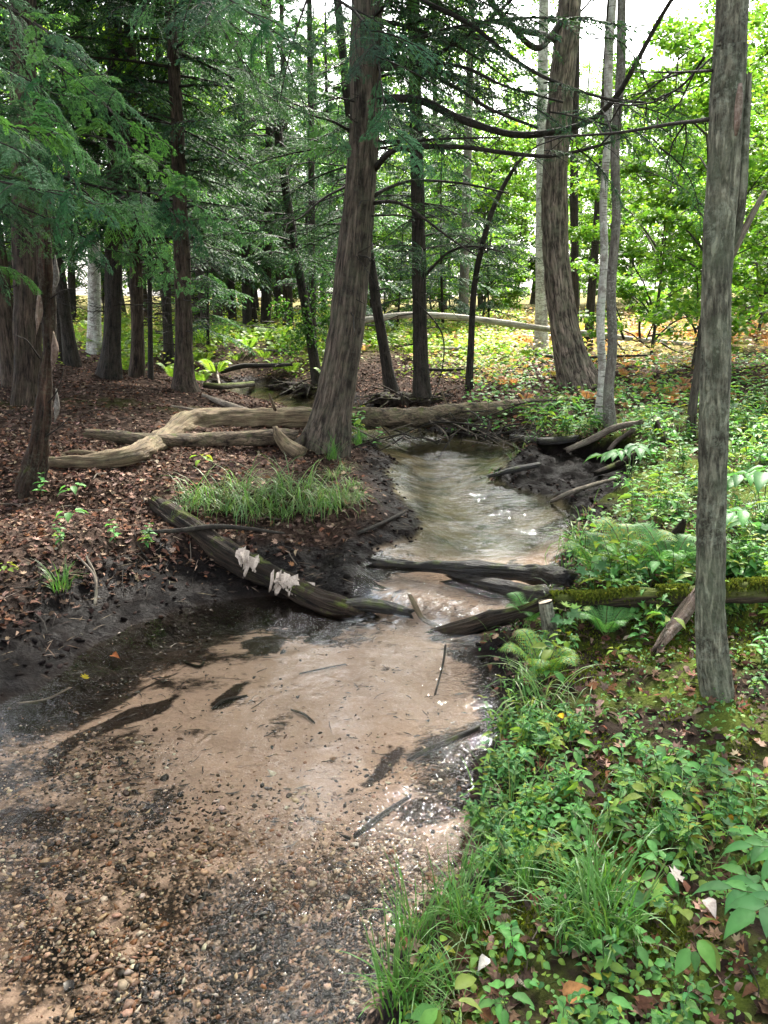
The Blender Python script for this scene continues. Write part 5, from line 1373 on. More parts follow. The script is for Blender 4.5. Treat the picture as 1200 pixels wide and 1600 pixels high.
def grass(rng, n, L, w, cols, spread=.05, arch=.8):
    arch *= 1.15
    fo = MB()
    a = rng.random(n) * 6.283; r = spread * np.sqrt(rng.random(n)); ln = L * rng.uniform(.45, 1.1, n); ar = arch * rng.uniform(.3, 1.3, n)
    b = np.stack([np.cos(a * 3.1) * r, np.sin(a * 3.1) * r, 0 * r - .01], 1)
    k = 6; u = np.linspace(0, 1, k)
    out = np.stack([np.cos(a), np.sin(a)], 1)
    th = ar[:, None] * u[None] * 1.5 + .12
    dx = np.cumsum(np.sin(th), 1) / k * ln[:, None]; dz = np.cumsum(np.cos(th), 1) / k * ln[:, None]
    C = np.concatenate([b[:, None, :2] + out[:, None] * dx[..., None], (b[:, None, 2] + dz)[..., None]], -1)
    sd = np.stack([-np.sin(a), np.cos(a), 0 * a], 1)[:, None] * (w * np.array([1, 1, .95, .8, .55, .05]))[None, :, None]
    V = np.stack([C - sd, C + sd], 2).reshape(n, -1, 3)
    q = np.array([(2 * i, 2 * i + 1, 2 * i + 3, 2 * i + 2) for i in range(k - 1)])
    Q = (q[None] + (np.arange(n) * 2 * k)[:, None, None]).reshape(-1, 4)
    fo.add(V.reshape(-1, 3), Q, None, np.repeat(mixcol(rng, n, cols, .15), 2 * k, 0))
    return proto('grass', fo, None, 'grass')

BR = [(.110, .27, .070), (.135, .30, .08), (.085, .225, .065)]
YB = [(.17, .29, .035), (.21, .31, .04), (.26, .27, .04)]
PR = dict(
  leafy=[leafy(rp, h, n, L, a, c) for h, n, L, a, c in [(.24, 6, .062, .42, HERB), (.20, 5, .058, .46, BR), (.28, 7, .066, .38, BR + YB), (.17, 5, .05, .5, HERB), (.22, 6, .07, .36, YB + BR)]],
  rosette=[rosette(rp, n, h, L, a, c) for n, h, L, a, c in [(9, .05, .036, .85, HERB), (7, .065, .042, .9, BR), (12, .055, .03, .8, HERB + BR), (8, .04, .034, .75, HERB)]],
  seedling=[seedling(rp, .13, .075, BR, T_LEAF, .55), seedling(rp, .17, .085, HERB, T_MAPLE, .8), seedling(rp, .10, .07, YB, T_LEAF, .6), seedling(rp, .2, .09, HERB, T_LEAF, .5)],
  fern=[fern(rp, 7, .36, BR), fern(rp, 6, .42, BR + YB), fern(rp, 5, .32, HERB)],
  grass=[grass(rp, 45, .20, .0016, [(.06, .15, .03), (.09, .19, .035)], .035), grass(rp, 60, .28, .0022, [(.07, .18, .035), (.10, .21, .04)], .05), grass(rp, 30, .16, .0018, [(.08, .2, .04)], .04)],
  sedge=[grass(rp, 60, .58, .0042, [(.075, .17, .035), (.12, .23, .05), (.19, .24, .09)], .14, 1.7), grass(rp, 52, .50, .0038, [(.08, .18, .04), (.14, .25, .055), (.06, .14, .03)], .14, 1.9), grass(rp, 44, .64, .0040, [(.08, .16, .05), (.14, .2, .08)], .14, 1.5)],
  farfern=[fern(rp, 6, .62, [(.16, .27, .035), (.19, .30, .04)], False, 15), fern(rp, 5, .55, [(.12, .23, .03), (.2, .28, .04)], False, 14), fern(rp, 6, .7, [(.14, .25, .035)], False, 15)],
  bracken=[fern(rp, 5, .6, [(.44, .20, .10), (.36, .18, .09)], False, 13), fern(rp, 4, .55, [(.40, .26, .10), (.44, .21, .10)], False, 12), fern(rp, 5, .62, [(.26, .28, .07), (.40, .22, .08)], False, 13)],
)
FIRST = {}
def plant(kind, name, label, cat, group, x, y, v, sc, rz=None, tilt=(0, 0), z=None):
    a, b = PR[kind][v % len(PR[kind])]
    t = thing(name, label, cat, (x, y, H(x, y) if z is None else z), group)
    t.rotation_euler = (tilt[0], tilt[1], rp.uniform(0, 6.28) if rz is None else rz); t.scale = (sc, sc, sc)
    o = bpy.data.objects.new('foliage' if kind not in ('fern', 'farfern', 'bracken') else 'fronds', a); COL.objects.link(o); o.parent = t
    if b is not None: s = bpy.data.objects.new('stem', b); COL.objects.link(s); s.parent = t
    return t
def place_px(kind, name, label, cat, px, py, v, sc, group=None, **kw):
    c = ground_hit(px, py); return plant(kind, name, label, cat, group, c[0], c[1], v, sc, **kw)
# --- single plants one can point to
place_px('fern', 'fern', 'bright fern with long fronds reaching over the pool below the cut post', 'fern', 850, 1066, 1, .74)
place_px('fern', 'fern', 'small upright fern beside the cut post at the jutting log', 'fern', 826, 978, 0, .6)
place_px('fern', 'fern', 'pale broad fern spreading below the small jagged stump', 'fern', 985, 895, 1, .95)
place_px('fern', 'fern', 'fern with feathery fronds in front of the mossy log', 'fern', 945, 1000, 0, .7)
place_px('fern', 'fern', 'low fern between the mossy log and the stump, upper right bank', 'fern', 930, 905, 2, 1.1)
place_px('fern', 'fern', 'pale fern pressed against the left side of the lichen trunk', 'fern', 1045, 905, 0, 1.1)
place_px('sedge', 'sedge_clump', 'dense sedge clump hanging over the pool edge under the bright fern', 'sedge', 838, 1112, 0, .62)
place_px('sedge', 'sedge_clump', 'sedge clump on the bank edge above the soaked logs', 'sedge', 905, 868, 1, .8)
for i, (px, py, v, s) in enumerate([(318, 800, 0, 1.0), (352, 806, 1, 1.0), (390, 795, 0, 1.1), (425, 802, 1, 1.15), (462, 790, 0, 1.15), (500, 795, 1, 1.1), (535, 785, 0, .95), (335, 775, 1, .8), (375, 772, 0, .8), (480, 765, 1, .8), (520, 750, 0, .7), (550, 765, 1, .8), (300, 785, 1, .7), (445, 770, 0, .8), (410, 775, 1, .8), (290, 805, 2, .9), (370, 812, 2, 1.0), (405, 812, 0, 1.0), (445, 812, 1, 1.1), (480, 808, 2, 1.1), (515, 806, 0, 1.0), (545, 795, 2, .9), (560, 780, 1, .8), (355, 790, 2, .9), (440, 790, 2, 1.0), (500, 778, 2, .9), (540, 740, 2, .7)]):
    place_px('sedge', 'sedge_clump', 'long leaved sedge clump in the grassy patch below the thick hemlock', 'sedge', px, py, v, s * (.52 + .26 * (i % 4 == 0)), 'sedge patch on the left bank')
for px, py, lab in [(98, 930, 'small grass tuft growing on the left mud bank'), (520, 722, 'short grass tuft at the foot of the thick hemlock'), (560, 700, 'grass tuft between the thick hemlock and the brush pile')]:
    place_px('grass', 'grass_tuft', lab, 'grass', px, py, 1, .9 if py > 900 else 1.2)
for i, (px, py, s) in enumerate([(700, 1435, 1.0), (725, 1460, .9), (870, 1440, 1.25), (905, 1455, 1.25), (945, 1470, 1.2), (890, 1490, 1.0), (985, 1490, 1.0), (650, 1480, .9), (690, 1560, 1.0), (640, 1560, 1.1), (820, 1400, .8), (740, 1370, 1.0), (770, 1330, .9), (620, 1585, 1.0), (850, 1260, .7), (800, 1285, .9), (930, 1420, 1.0)]):
    place_px('grass', 'grass_tuft', 'thin bladed grass tuft among the plants in the bottom right', 'grass', px, py, i, s, 'grass tufts on the near right bank')
# large compound leaves at the lower right corner
def bigleaf(px, py, s, label, rz):
    c = ground_hit(px, py); t = thing('broad_leaved_plant', label, 'plant', c)
    fo, wd = MB(), MB(); O, D, S = [], [], []
    for k in range(3):
        a = rz + (k - 1) * .75; hh = s * (.9 + .2 * k)
        e = np.array([math.cos(a) * s * .5, math.sin(a) * s * .5, hh])
        tube(wd, np.array([(0, 0, -.02), e * (.4, .4, .7), e]), [.004, .003, .002], 6, cap=False, raw=True, col=np.array([.08, .12, .035]))
        d = np.array([math.cos(a), math.sin(a), -.1])
        for j, (u, da) in enumerate([(0, 1.1), (0, -1.1), (.45, .8), (.45, -.8), (.9, 0)]):
            O.append(e + d * s * .45 * u); D.append((math.cos(a + da), math.sin(a + da), -.2)); S.append(s * (.62 if da == 0 else .5) * rp.uniform(.85, 1.1))
        tube(wd, np.array([e, e + d * s * .42]), [.002, .0014], 4, cap=False, raw=True, col=np.array([.08, .12, .035]))
    leafset(fo, np.array(O) + c, np.array(D), S, .48, rp, [(.075, .20, .065), (.09, .23, .07)], tilt=.12)
    wd2 = MB(); wd2.v = [v + c.astype(np.float32) for v in wd.v]; wd2.q, wd2.t, wd2.c, wd2.k, wd2.n = wd.q, wd.t, wd.c, wd.k, wd.n
    fo.build('foliage', M['herb'], t, smooth=False); wd2.build('stem', M['stem'], t)
bigleaf(1230, 1510, .15, 'large leaved plant cut by the lower right edge', 2.8)
bigleaf(1240, 1400, .13, 'second large leaved plant at the right edge, higher up', 3.0)
bigleaf(1185, 900, .26, 'tall broad leaved plant just past the lichen trunk', 2.5)
bigleaf(1190, 820, .30, 'pale broad leaved plant at the right edge level with the soaked logs', 3.4)
bigleaf(985, 755, .26, 'broad leaved plant on the far edge of the right bank above the mud shelf', 3.8)

# --- scattered herbs: by zone of the right bank (photo pixels), each zone a group of look-alikes
def in_poly(px, py, P):
    c = False; n = len(P)
    for i in range(n):
        (x0, y0), (x1, y1) = P[i], P[(i + 1) % n]
        if (y0 <= py) != (y1 <= py) and px < x0 + (py - y0) / (y1 - y0) * (x1 - x0): c = not c
    return c
ZONES = [
 ('lower right corner bank', [(600, 1600), (640, 1490), (760, 1380), (1230, 1330), (1230, 1700), (600, 1700)], 115, dict(leafy=.12, rosette=.70, seedling=.18), .62, (.42, .72)),
 ('pool edge bank', [(745, 1390), (740, 1215), (800, 1110), (900, 1120), (900, 1390)], 92, dict(leafy=.68, rosette=.24, seedling=.08), .50, (.42, .72)),
 ('bank before the lichen trunk', [(880, 1390), (900, 1080), (1100, 1090), (1230, 1130), (1230, 1350)], 80, dict(leafy=.48, rosette=.30, seedling=.22), .50, (.45, .8)),
 ('mossy log bank', [(800, 1110), (850, 1000), (880, 955), (1240, 950), (1240, 1100), (1090, 1090), (900, 1100)], 80, dict(leafy=.50, rosette=.18, seedling=.32), .45, (.55, .95)),
 ('bank behind the mossy log', [(875, 930), (900, 800), (960, 740), (1240, 740), (1240, 930)], 120, dict(leafy=.62, rosette=.05, seedling=.33), .55, (.7, 1.15)),
 ('far right bank', [(930, 745), (980, 690), (840, 690), (850, 650), (1000, 610), (1240, 590), (1240, 745)], 130, dict(leafy=.60, rosette=.05, seedling=.35), .85, (1.0, 1.6)),
]
NM = dict(leafy=('leafy_plant', 'plant', 'upright green plant with paired oval leaves on the '), rosette=('low_herb', 'plant', 'low round leaved herb hugging the soil of the '), seedling=('seedling', 'seedling', 'broad leaved seedling on the '))
for zn, poly, n, mix, _, (s0, s1) in ZONES:
    xs_ = [p[0] for p in poly]; ys_ = [p[1] for p in poly]; done = 0; tries = 0
    while done < n and tries < n * 12:
        tries += 1
        px, py = rp.uniform(min(xs_), max(xs_)), rp.uniform(min(ys_), max(ys_))
        if not in_poly(px, py, poly): continue
        c = ground_hit(px, py)
        if float(stream_sdf(np.array([c[0]]), np.array([c[1]]))[0]) < .02 or poly_sdf(np.array([c[0]]), np.array([c[1]]), SHELF)[0] < .04: continue
        if vnoise(np.array([c[0] * 2.2]), np.array([c[1] * 2.2]), seed=77)[0] < -.02 + .16 * rp.normal(): continue
        if c[1] < 1.9 and np.hypot(*c[:2]) < 1.15: continue
        kind = rp.choice(list(mix), p=list(mix.values())); nm, cat, lab = NM[kind]
        plant(kind, nm, lab + zn, cat, f'{nm.replace("_", " ")}s of the {zn}', c[0], c[1], int(rp.integers(9)), rp.uniform(s0, s1), tilt=(rp.normal() * .08, rp.normal() * .08)); done += 1
for (lab, px, py, v, s) in [('two leaved seedling alone on the left mud bank', 15, 905, 2, .8), ('herb cluster at the top of the left mud bank', 120, 835, 0, 1.1), ('leafy herb drooping on the left bank slope', 180, 850, 1, 1.0), ('small leafy herb beside the dead snag foot', 65, 775, 1, 1.1), ('pale seedling in the leaves right of the snag', 122, 790, 0, 1.1), ('low green sprig before the bent log', 318, 735, 2, 1.2), ('leafy sprig at the left end of the rotting log', 228, 860, 3, .9), ('weak seedling on the leaf slope above the mud bank', 95, 855, 3, .8)]:
    place_px('leafy' if v % 2 else 'seedling', 'seedling', lab, 'seedling', px, py, v, s)
for i, (px, py) in enumerate([(860, 655), (880, 668), (850, 680), (905, 650), (830, 672), (870, 640), (590, 700), (560, 690), (890, 690), (820, 660)]):
    place_px('leafy', 'leafy_plant', 'leafy plant on the root bank under the thin pale stems' if px > 700 else 'leafy plant between the thick hemlock and the brush pile', 'plant', px, py, i, 1.5, 'plants of the root bank' if px > 700 else 'plants by the brush pile')
# --- fern field and bracken in the clearing
n = 0
for lab, grp, kind, cnt, (a0, a1), (d0, d1), (s0, s1) in [('yellow green fern in the lit field beyond the far pool', 'ferns beyond the far pool', 'farfern', 130, (-19, -3), (13.8, 27), (.6, 1.0)),
        ('yellow green fern under the hemlocks at far left', 'ferns under the left hemlocks', 'farfern', 45, (-30, -18), (17, 28), (.6, 1.0)),
        ('pale green fern of the open clearing behind the long log', 'ferns of the open clearing', 'farfern', 120, (-3, 14), (15.5, 27), (.5, .85)),
        ('rust coloured bracken on the open slope to the right', 'bracken on the right slope', 'bracken', 140, (8, 31), (17.4, 27), (.5, .9)), ('low rust tinted bracken between the pale stems and the long log', 'low bracken before the long log', 'bracken', 110, (6, 31), (10.0, 16.5), (.22, .45)),
        ('yellowing bracken in the clearing between the trunks', 'bracken between the trunks', 'bracken', 30, (-2, 12), (17, 27), (.4, .75))]:
    for i in range(cnt):
        a = R(rp.uniform(a0, a1)); dd = rp.uniform(d0 ** .7, d1 ** .7) ** (1 / .7); x, y = math.sin(a) * dd, math.cos(a) * dd
        if float(stream_sdf(np.array([x]), np.array([y]))[0]) < .25: continue
        plant(kind, 'fern' if kind == 'farfern' else 'bracken', lab, 'fern', grp, x, y, int(rp.integers(9)), rp.uniform(s0, s1))

# ------------------------------------------------------------------ what nobody could count
def scatter(n, a0, a1, d0, d1, rng, pw=1.0):
    a = R(1) * rng.uniform(a0, a1, n); d = (rng.uniform(d0 ** pw, d1 ** pw, n)) ** (1 / pw)
    return np.sin(a) * d, np.cos(a) * d
def stuff(name, mb, mat, smooth=False): return tag(mb.build(name, M[mat], None, (0, 0, 0), smooth), None, None, None, 'stuff')
rq = np.random.default_rng(55)
# leaf litter
LIT = [(.11, .062, .044), (.18, .112, .080), (.065, .035, .025), (.28, .19, .14), (.14, .062, .033), (.085, .052, .040), (.035, .021, .016), (.05, .031, .023), (.10, .048, .03)]
mb = MB()
for n, (a0, a1, d0, d1), szs, pw in [(24000, (-34, 16, 4.0, 17), (.028, .065), 1.3), (9000, (-33, -10, 3.4, 8), (.02, .05), 1.5), (3600, (2, 34, 1.2, 5.5), (.025, .06), 1.2), (4000, (-10, 34, 7, 18), (.05, .09), 1.3), (4500, (33, 80, .8, 9), (.03, .07), 1.2), (7000, (-75, -33, 2.5, 12), (.03, .07), 1.3)]:
    x, y = scatter(n, a0, a1, d0, d1, rq, pw); z, d, w, u, _ = terrain(x, y, True)
    keep = (poly_sdf(x, y, SHELF) > .05) & (d > np.where(w < .5, .45, .12) - .25 * rq.random(n) ** 3)
    x, y, z = x[keep], y[keep], z[keep]; m = len(x)
    S = rq.uniform(*szs, m)
    X, Y, Z = axes(rnd_dirs(m, rq) + np.stack([0 * x, 0 * x, .25 * rq.normal(size=m)], 1), ZUP + .38 * rq.normal(size=(m, 3)))
    O = np.stack([x, y, z + .008], 1) - X * S[:, None] * .4
    k = rq.random(m) < .5
    col = mixcol(rq, m, LIT, .2)
    for kk, T in ((k, T_MAPLE), (~k, T_OVAL)):
        s = S[kk][:, None]
        stamp(mb, T, O[kk], X[kk] * s, Y[kk] * s * (.9 if T is T_MAPLE else .62), Z[kk] * s * 1.6, col[kk])
stuff('leaf_litter', mb, 'litter')
# fallen fresh leaves: pale upturned undersides near the viewer (countable, so things)
for lab, px, py, s, c in [('pale upturned maple leaf on the moss at lower right', 1050, 1370, .06, (.50, .43, .38)), ('pale curled leaf on the soil right of the grass', 1107, 1418, .045, (.50, .42, .37)), ('small white curled leaf near the bottom edge', 757, 1505, .035, (.55, .5, .44)),
                          ('orange brown curled leaf at the bottom edge', 895, 1560, .06, (.42, .2, .08)), ('yellow leaf caught on the sedge by the pool', 875, 1122, .04, (.6, .4, .03)), ('yellow leaf floating in the dark shallows at left', 130, 1063, .055, (.34, .30, .03)), ('orange leaf in the dark shallows at left', 178, 1024, .05, (.4, .14, .05)),
                          ('orange leaf on the soil under the grass at lower right', 935, 1425, .04, (.5, .24, .05)), ('tan leaf at the right edge of the near bank', 1110, 1500, .055, (.42, .26, .18)), ('bright green single leaf standing before the lichen trunk', 1122, 1072, .05, (.12, .26, .03)), ('small yellow leaf on the right bank soil', 1142, 1285, .03, (.5, .25, .03))]:
    c0 = ground_hit(px, py, .03); mb = MB()
    X, Y, Z = axes(np.array([[rq.normal(), rq.normal(), .15]]), ZUP[None] + np.array([[0, -.35, 0]]))
    stamp(mb, T_MAPLE if 'maple' in lab or 'yellow leaf fl' in lab else T_LEAF, (c0 + (0, 0, .03))[None] - X * s * .4, X * s, Y * s * .8, Z * s * 2.2, np.array(c))
    o = mb.build('fallen_leaf', M['litter'], None, tuple(c0), False); tag(o, lab, 'leaf')
# needles and twig crumbs on the left bank
mb = MB(); n = 5000; x, y = scatter(n, -34, 8, 3.3, 13, rq, 1.3); z, d, w, u, _ = terrain(x, y, True); k = (d > .05) & (w < .6)
O = np.stack([x, y, z + .006], 1)[k]; m = len(O); X, Y, Z = axes(rnd_dirs(m, rq) + .2 * rq.normal(size=(m, 3)), np.repeat(ZUP[None], m, 0)); S = rq.uniform(.03, .16, m)[:, None]
stamp(mb, T_LANCE, O, X * S, Y * .006, Z * S * .3, mixcol(rq, m, [(.05, .035, .025), (.12, .085, .06), (.2, .15, .11)]))
stuff('twig_litter', mb, 'litter')
# moss tufts
mb = MB()
for n, box in ((60000, (2, 34, 1.2, 5.0)), (24000, (34, 75, .9, 5.0))):
    x, y = scatter(n, *box, rq, 1.1); z, d, w, u, _ = terrain(x, y, True)
    k = (d > .08) & (w > .5) & (fbm(x * 3.2, y * 3.2, seed=91, oct=3) > .05)
    O = np.stack([x, y, z - .002], 1)[k]; m = len(O); X, Y, Z = axes(np.stack([rq.normal(size=m) * .6, rq.normal(size=m) * .6, np.ones(m)], 1), rq.normal(size=(m, 3))); S = rq.uniform(.008, .02, m)[:, None]
    stamp(mb, T_CARD, O, X * S, Y * S * .5, Z * S, mixcol(rq, m, [(.085, .105, .012), (.14, .16, .018), (.05, .07, .010)]))
# and on top of the mossy log
n = 9000; t = rq.random(n); PRm = catmull(np.hstack([PM_, RM_[:, None]]), .02); i = (t * (len(PRm) - 1)).astype(int); a = rq.normal(size=n) * .6
O = PRm[i, :3] + np.stack([0 * a, -np.sin(a) * PRm[i, 3], np.cos(a) * PRm[i, 3]], 1) * 1.02
k = fbm(O[:, 0] * 9, O[:, 1] * 9, O[:, 2] * 9, seed=92, oct=2) > -.25; O = O[k]; m = len(O)
X, Y, Z = axes(np.stack([rq.normal(size=m) * .5, rq.normal(size=m) * .5 - .3, np.ones(m)], 1), rq.normal(size=(m, 3))); S = rq.uniform(.01, .024, m)[:, None]
stamp(mb, T_CARD, O, X * S, Y * S * .5, Z * S, mixcol(rq, m, [(.10, .12, .018), (.14, .155, .025), (.06, .08, .014)]))
stuff('moss', mb, 'moss')
# low ground cover of the right bank
mb = MB()
for n, box, szs, hh in ((6000, (1, 34, 1.25, 4.2), (.010, .024), .05), (7000, (33, 80, .8, 4.5), (.014, .04), .09), (6000, (33, 75, 4.5, 12), (.03, .07), .16), (9000, (4, 34, 4.0, 9.5), (.025, .05), .14), (6000, (6, 34, 9, 16), (.05, .09), .2)):
    x, y = scatter(n, *box, rq, 1.2); z, d, w, u, _ = terrain(x, y, True)
    k = (d > .03) & (poly_sdf(x, y, SHELF) > .06) & ((w > .5) | (y > 9.5)) & (fbm(x * 2.6, y * 2.6, seed=93, oct=3) > -.25)
    x, y, z = x[k], y[k], z[k]; m = len(x); O = np.stack([x, y, z + hh * rq.random(m) ** 1.5], 1)
    D = rnd_dirs(m, rq) + np.stack([0 * x, 0 * x, -.2 + .3 * rq.normal(size=m)], 1); S = rq.uniform(*szs, m)
    X, Y, Z = axes(D, ZUP + .3 * rq.normal(size=(m, 3))); S = S[:, None]
    stamp(mb, T_OVAL if szs[0] < .02 else T_CARD, O, X * S, Y * S * .75, Z * S, mixcol(rq, m, HERB + BR, .15))
stuff('ground_cover', mb, 'herb')
# undergrowth of the far clearing
mb = MB(); FA = [(.18, .30, .04), (.24, .33, .05), (.14, .25, .035), (.30, .32, .06)]; FR = [(.42, .24, .15), (.46, .30, .20), (.36, .20, .12), (.40, .34, .15), (.30, .32, .09)]
for n, box, cols, hh in ((30000, (-32, 8, 15, 40), FA, .4), (26000, (7, 60, 12, 38), FR + FR + FA[:2], .4), (14000, (1, 10, 13, 38), FA + FA + FR[:2], .4)):
    x, y = scatter(n, *box, rq, 1.2); z, d, w, u, _ = terrain(x, y, True); k = (d > .3) & (fbm(x * .7, y * .7, seed=94, oct=3) > -.35)
    x, y, z = x[k], y[k], z[k]; m = len(x); O = np.stack([x, y, z + hh * rq.random(m) ** 1.6], 1)
    X, Y, Z = axes(rnd_dirs(m, rq) + (0, 0, -.2), ZUP + .4 * rq.normal(size=(m, 3))); S = (rq.uniform(.045, .105, m) * (.7 + y / 40))[:, None]
    stamp(mb, T_CARD, O, X * S, Y * S * .7, Z * S, mixcol(rq, m, cols, .15))
stuff('undergrowth', mb, 'leaf')
# fine grass of the right bank
mb = MB(); n = 5200; x, y = scatter(n, 0, 34, 1.2, 8.5, rq, 1.1); z, d, w, u, _ = terrain(x, y, True); k = (d > -.01) & (poly_sdf(x, y, SHELF) > .04) & (w > .5) & ((fbm(x * 2, y * 2, seed=95, oct=3) > .0) | (d < .2))
x, y, z, d = x[k], y[k], z[k], d[k]; m = len(x)
for seg in range(1):
    a = rq.random(m) * 6.283; L = rq.uniform(.06, .17, m) * (1 + y * .08); o2 = np.stack([np.cos(a), np.sin(a)], 1); kk = 5; u = np.linspace(0, 1, kk)
    th = rq.uniform(.4, 1.4, m)[:, None] * u * 1.4 + .15
    dx = np.cumsum(np.sin(th), 1) / kk * L[:, None]; dz = np.cumsum(np.cos(th), 1) / kk * L[:, None]
    C = np.concatenate([np.stack([x, y], 1)[:, None] + o2[:, None] * dx[..., None], (z[:, None] + dz - .01)[..., None]], -1)
    sdv = np.stack([-np.sin(a), np.cos(a), 0 * a], 1)[:, None] * ((.0011 + .0003 * y)[:, None] * np.array([1, 1, .8, .55, .05]))[..., None]
    V = np.stack([C - sdv, C + sdv], 2).reshape(-1, 3); q = np.array([(2 * i, 2 * i + 1, 2 * i + 3, 2 * i + 2) for i in range(kk - 1)])
    mb.add(V, (q[None] + (np.arange(m) * 2 * kk)[:, None, None]).reshape(-1, 4), None, np.repeat(mixcol(rq, m, [(.07, .17, .035), (.10, .21, .045), (.16, .18, .07)]), 2 * kk, 0))
stuff('grass', mb, 'grass')
# gravel on the bed of the pool: dark and pale bars
GD_ = [(440, 1490, 190, 110, 1), (560, 1420, 90, 60, .8), (40, 1270, 130, 50, 1), (330, 1400, 100, 40, .7), (230, 1590, 160, 50, .6), (560, 1580, 80, 60, .8), (80, 1370, 90, 30, .6)]
GL_ = [(110, 1470, 120, 110, 1), (230, 1330, 140, 40, .8), (420, 1300, 120, 40, .6), (650, 1350, 60, 60, .7), (20, 1580, 60, 60, 1)]
_r = np.random.default_rng(3)
T_PEB = [(T_ICO[0] * (1 + .22 * _r.normal(size=(12, 1))) * (1, 1, .8), [], T_ICO[2]) for _ in range(5)]
def GDARK(x, y): return 1.0 * blob_mask(x, y, GD_) - .9 * blob_mask(x, y, GL_)
GRC = [(.008, .006, .005), (.005, .004, .0035), (.020, .013, .009), (.06, .036, .022), (.22, .135, .08), (.34, .225, .145), (.46, .33, .23), (.60, .50, .40), (.22, .095, .04), (.52, .37, .25)]
mb = MB(); n = 82000; x = rq.uniform(-2.3, .55, n); y = rq.uniform(1.2, 3.1, n); z, d, w, u, _ = terrain(x, y, True)
gv = sst(3.0, 1.9, y + .35 * fbm(x * 1.4, y * 1.4, seed=33, oct=3) + .15 * x) * (1 - .85 * sst(-.95, -1.35, x + .2 * fbm(x, y * 2, seed=34)) * sst(2.2, 1.8, y)) * (.25 + .9 * np.clip(.5 + fbm(x * 3.2, y * 4, seed=96, oct=3), 0, 1))
k = (d < -.01) & (rq.random(n) < gv * (1 - .75 * blob_mask(x, y, [(20, 1590, 90, 90, 1)]))); x, y, z = x[k], y[k], z[k]; m = len(x)
S = np.clip(rq.lognormal(math.log(.0042), .58, m), .0022, .020)
a = rq.random(m) * 6.283; X = np.stack([np.cos(a), np.sin(a), .2 * rq.normal(size=m)], 1); Y = np.stack([-np.sin(a), np.cos(a), .2 * rq.normal(size=m)], 1)
cl = (.7 * fbm(x * 4, y * 5, seed=97, oct=3) + GDARK(x, y))[:, None]
dark = (rq.random(m) < np.clip(.30 + .75 * cl[:, 0], .04, .85))
col = np.where(dark[:, None], mixcol(rq, m, GRC[:4], .2), mixcol(rq, m, GRC[3:], .2))
yw = (S * rq.uniform(.5, .95, m))[:, None]; zw = np.repeat(ZUP[None], m, 0) * (S * rq.uniform(.25, .6, m))[:, None]; pk_ = rq.integers(0, 5, m)
for v_ in range(5):
    g = pk_ == v_; stamp(mb, T_PEB[v_], np.stack([x, y, z + S * .10], 1)[g], (X * S[:, None])[g], (Y * yw)[g], zw[g], col[g])
stuff('gravel', mb, 'pebble', False)
# dark leaf scraps on the bed
mb = MB(); n = 90000; x = rq.uniform(-3.2, .8, n); y = rq.uniform(1.3, 4.4, n); z, d, w, u, mk = terrain(x, y, True)
bm = blob_mask(x, y, DARK); gm = sst(3.0, 1.9, y + .35 * fbm(x * 1.4, y * 1.4, seed=33, oct=3) + .15 * x)
pk = .05 * np.clip(fbm(x * 3, y * 6, seed=98, oct=3) + .1, 0, 1) + .55 * bm ** 1.5 * np.clip(.4 + fbm(x * 6, y * 9, seed=99, oct=3), 0, 1) + .16 * gm * np.clip(.45 + .7 * fbm(x * 4, y * 5, seed=97, oct=3) + GDARK(x, y), 0, 2)
k = (d < .0) & (rq.random(n) < pk); x, y, z = x[k], y[k], z[k]; m = len(x)
S = np.clip(rq.lognormal(math.log(.013), .5, m), .005, .045)[:, None]; X, Y, Z = axes(rnd_dirs(m, rq) + .12 * rq.normal(size=(m, 3)), ZUP + .22 * rq.normal(size=(m, 3)))
stamp(mb, T_OVAL, np.stack([x, y, z + .004], 1), X * S, Y * S * rq.uniform(.2, .8, (m, 1)), Z * S, mixcol(rq, m, [(.006, .0045, .004), (.014, .009, .006), (.055, .027, .013), (.004, .003, .003), (.10, .045, .018)]))
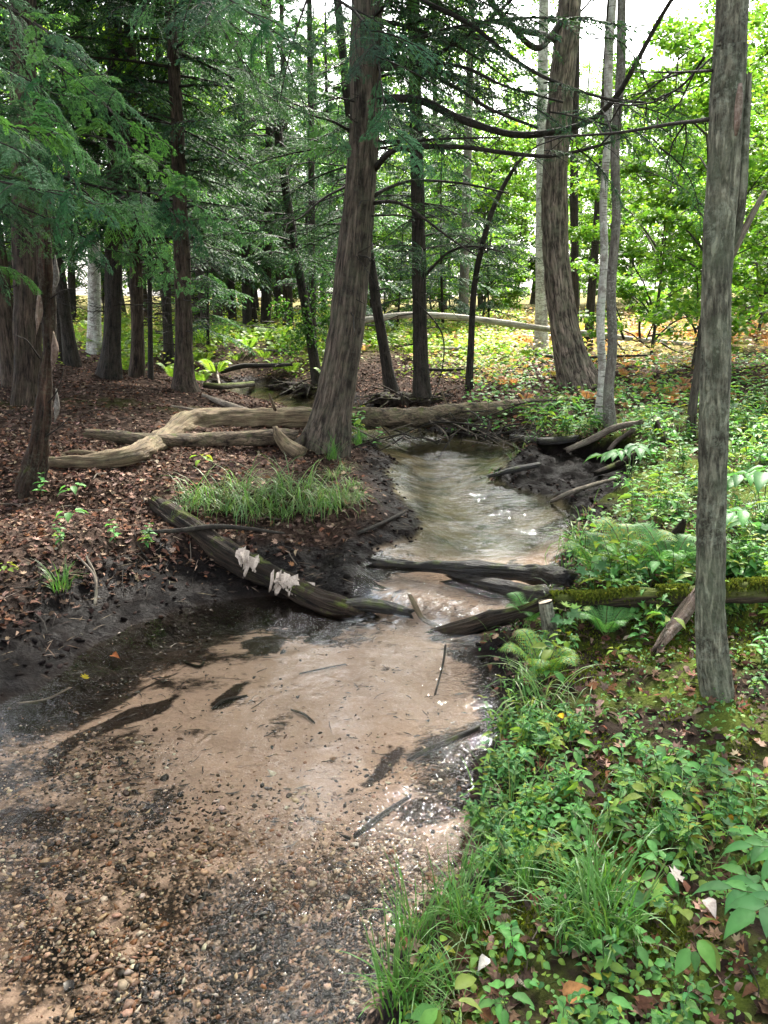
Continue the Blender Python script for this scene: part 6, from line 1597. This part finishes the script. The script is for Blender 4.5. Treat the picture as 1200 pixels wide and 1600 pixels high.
n = 2600; x = rq.uniform(-2.6, .8, n); y = rq.uniform(1.9, 4.3, n); z, d, w, u, mk = terrain(x, y, True)
k = (d < -.04) & (rq.random(n) < .16 + .9 * np.clip(fbm(x * 2.4, y * 3.4, seed=101, oct=3), 0, 1) + .8 * blob_mask(x, y, DARK)); x, y, z = x[k], y[k], z[k]
for xx, yy, zz in zip(x, y, z):
    L = float(np.clip(rq.lognormal(math.log(.022), .55), .008, .10)); a = rq.normal() * .55; w_ = rq.uniform(.0012, .0045) * (1 + L * 8); u = np.linspace(-.5, .5, 5); cv = rq.normal() * .5
    cx = xx + L * (u * math.cos(a) - cv * u * u * math.sin(a)); cyy = yy + L * (u * math.sin(a) + cv * u * u * math.cos(a)); ww = w_ * (1 - (2 * u) ** 2) * rq.uniform(.5, 1.3, 5) + .0004
    zt = zz + .006 + .002 * rq.random(5)
    V = np.stack([np.concatenate([cx, cx]), np.concatenate([cyy - ww, cyy + ww]), np.concatenate([zt, zt + .001])], 1)
    mb.add(V, [(i, i + 1, i + 6, i + 5) for i in range(4)], None, np.array([(.006, .0045, .004), (.012, .008, .006), (.03, .018, .011)][rq.integers(3)]))
stuff('stream_debris', mb, 'wetleaf')
# lumps of mud and rotted leaves on the black banks
mb = MB(); n = 9000; x = rq.uniform(-3.6, 3.4, n); y = rq.uniform(1.2, 10, n); z, d, w, u, mk = terrain(x, y, True)
k = (d > -.03) & (d < np.where(w < .5, .55, .22) + .25 * (u > .5)); x, y, z = x[k], y[k], z[k]; m = len(x)
S = rq.uniform(.006, .028, m)[:, None]; a = rq.random(m) * 6.283; X = np.stack([np.cos(a), np.sin(a), .4 * rq.normal(size=m)], 1); Y = np.stack([-np.sin(a), np.cos(a), .4 * rq.normal(size=m)], 1)
stamp(mb, T_ICO, np.stack([x, y, z], 1), X * S, Y * S * .7, np.repeat(ZUP[None], m, 0) * S * .45, mixcol(rq, m, [(.005, .0035, .003), (.014, .009, .0075), (.036, .023, .017)]))
stuff('mud_clods', mb, 'litter', True)
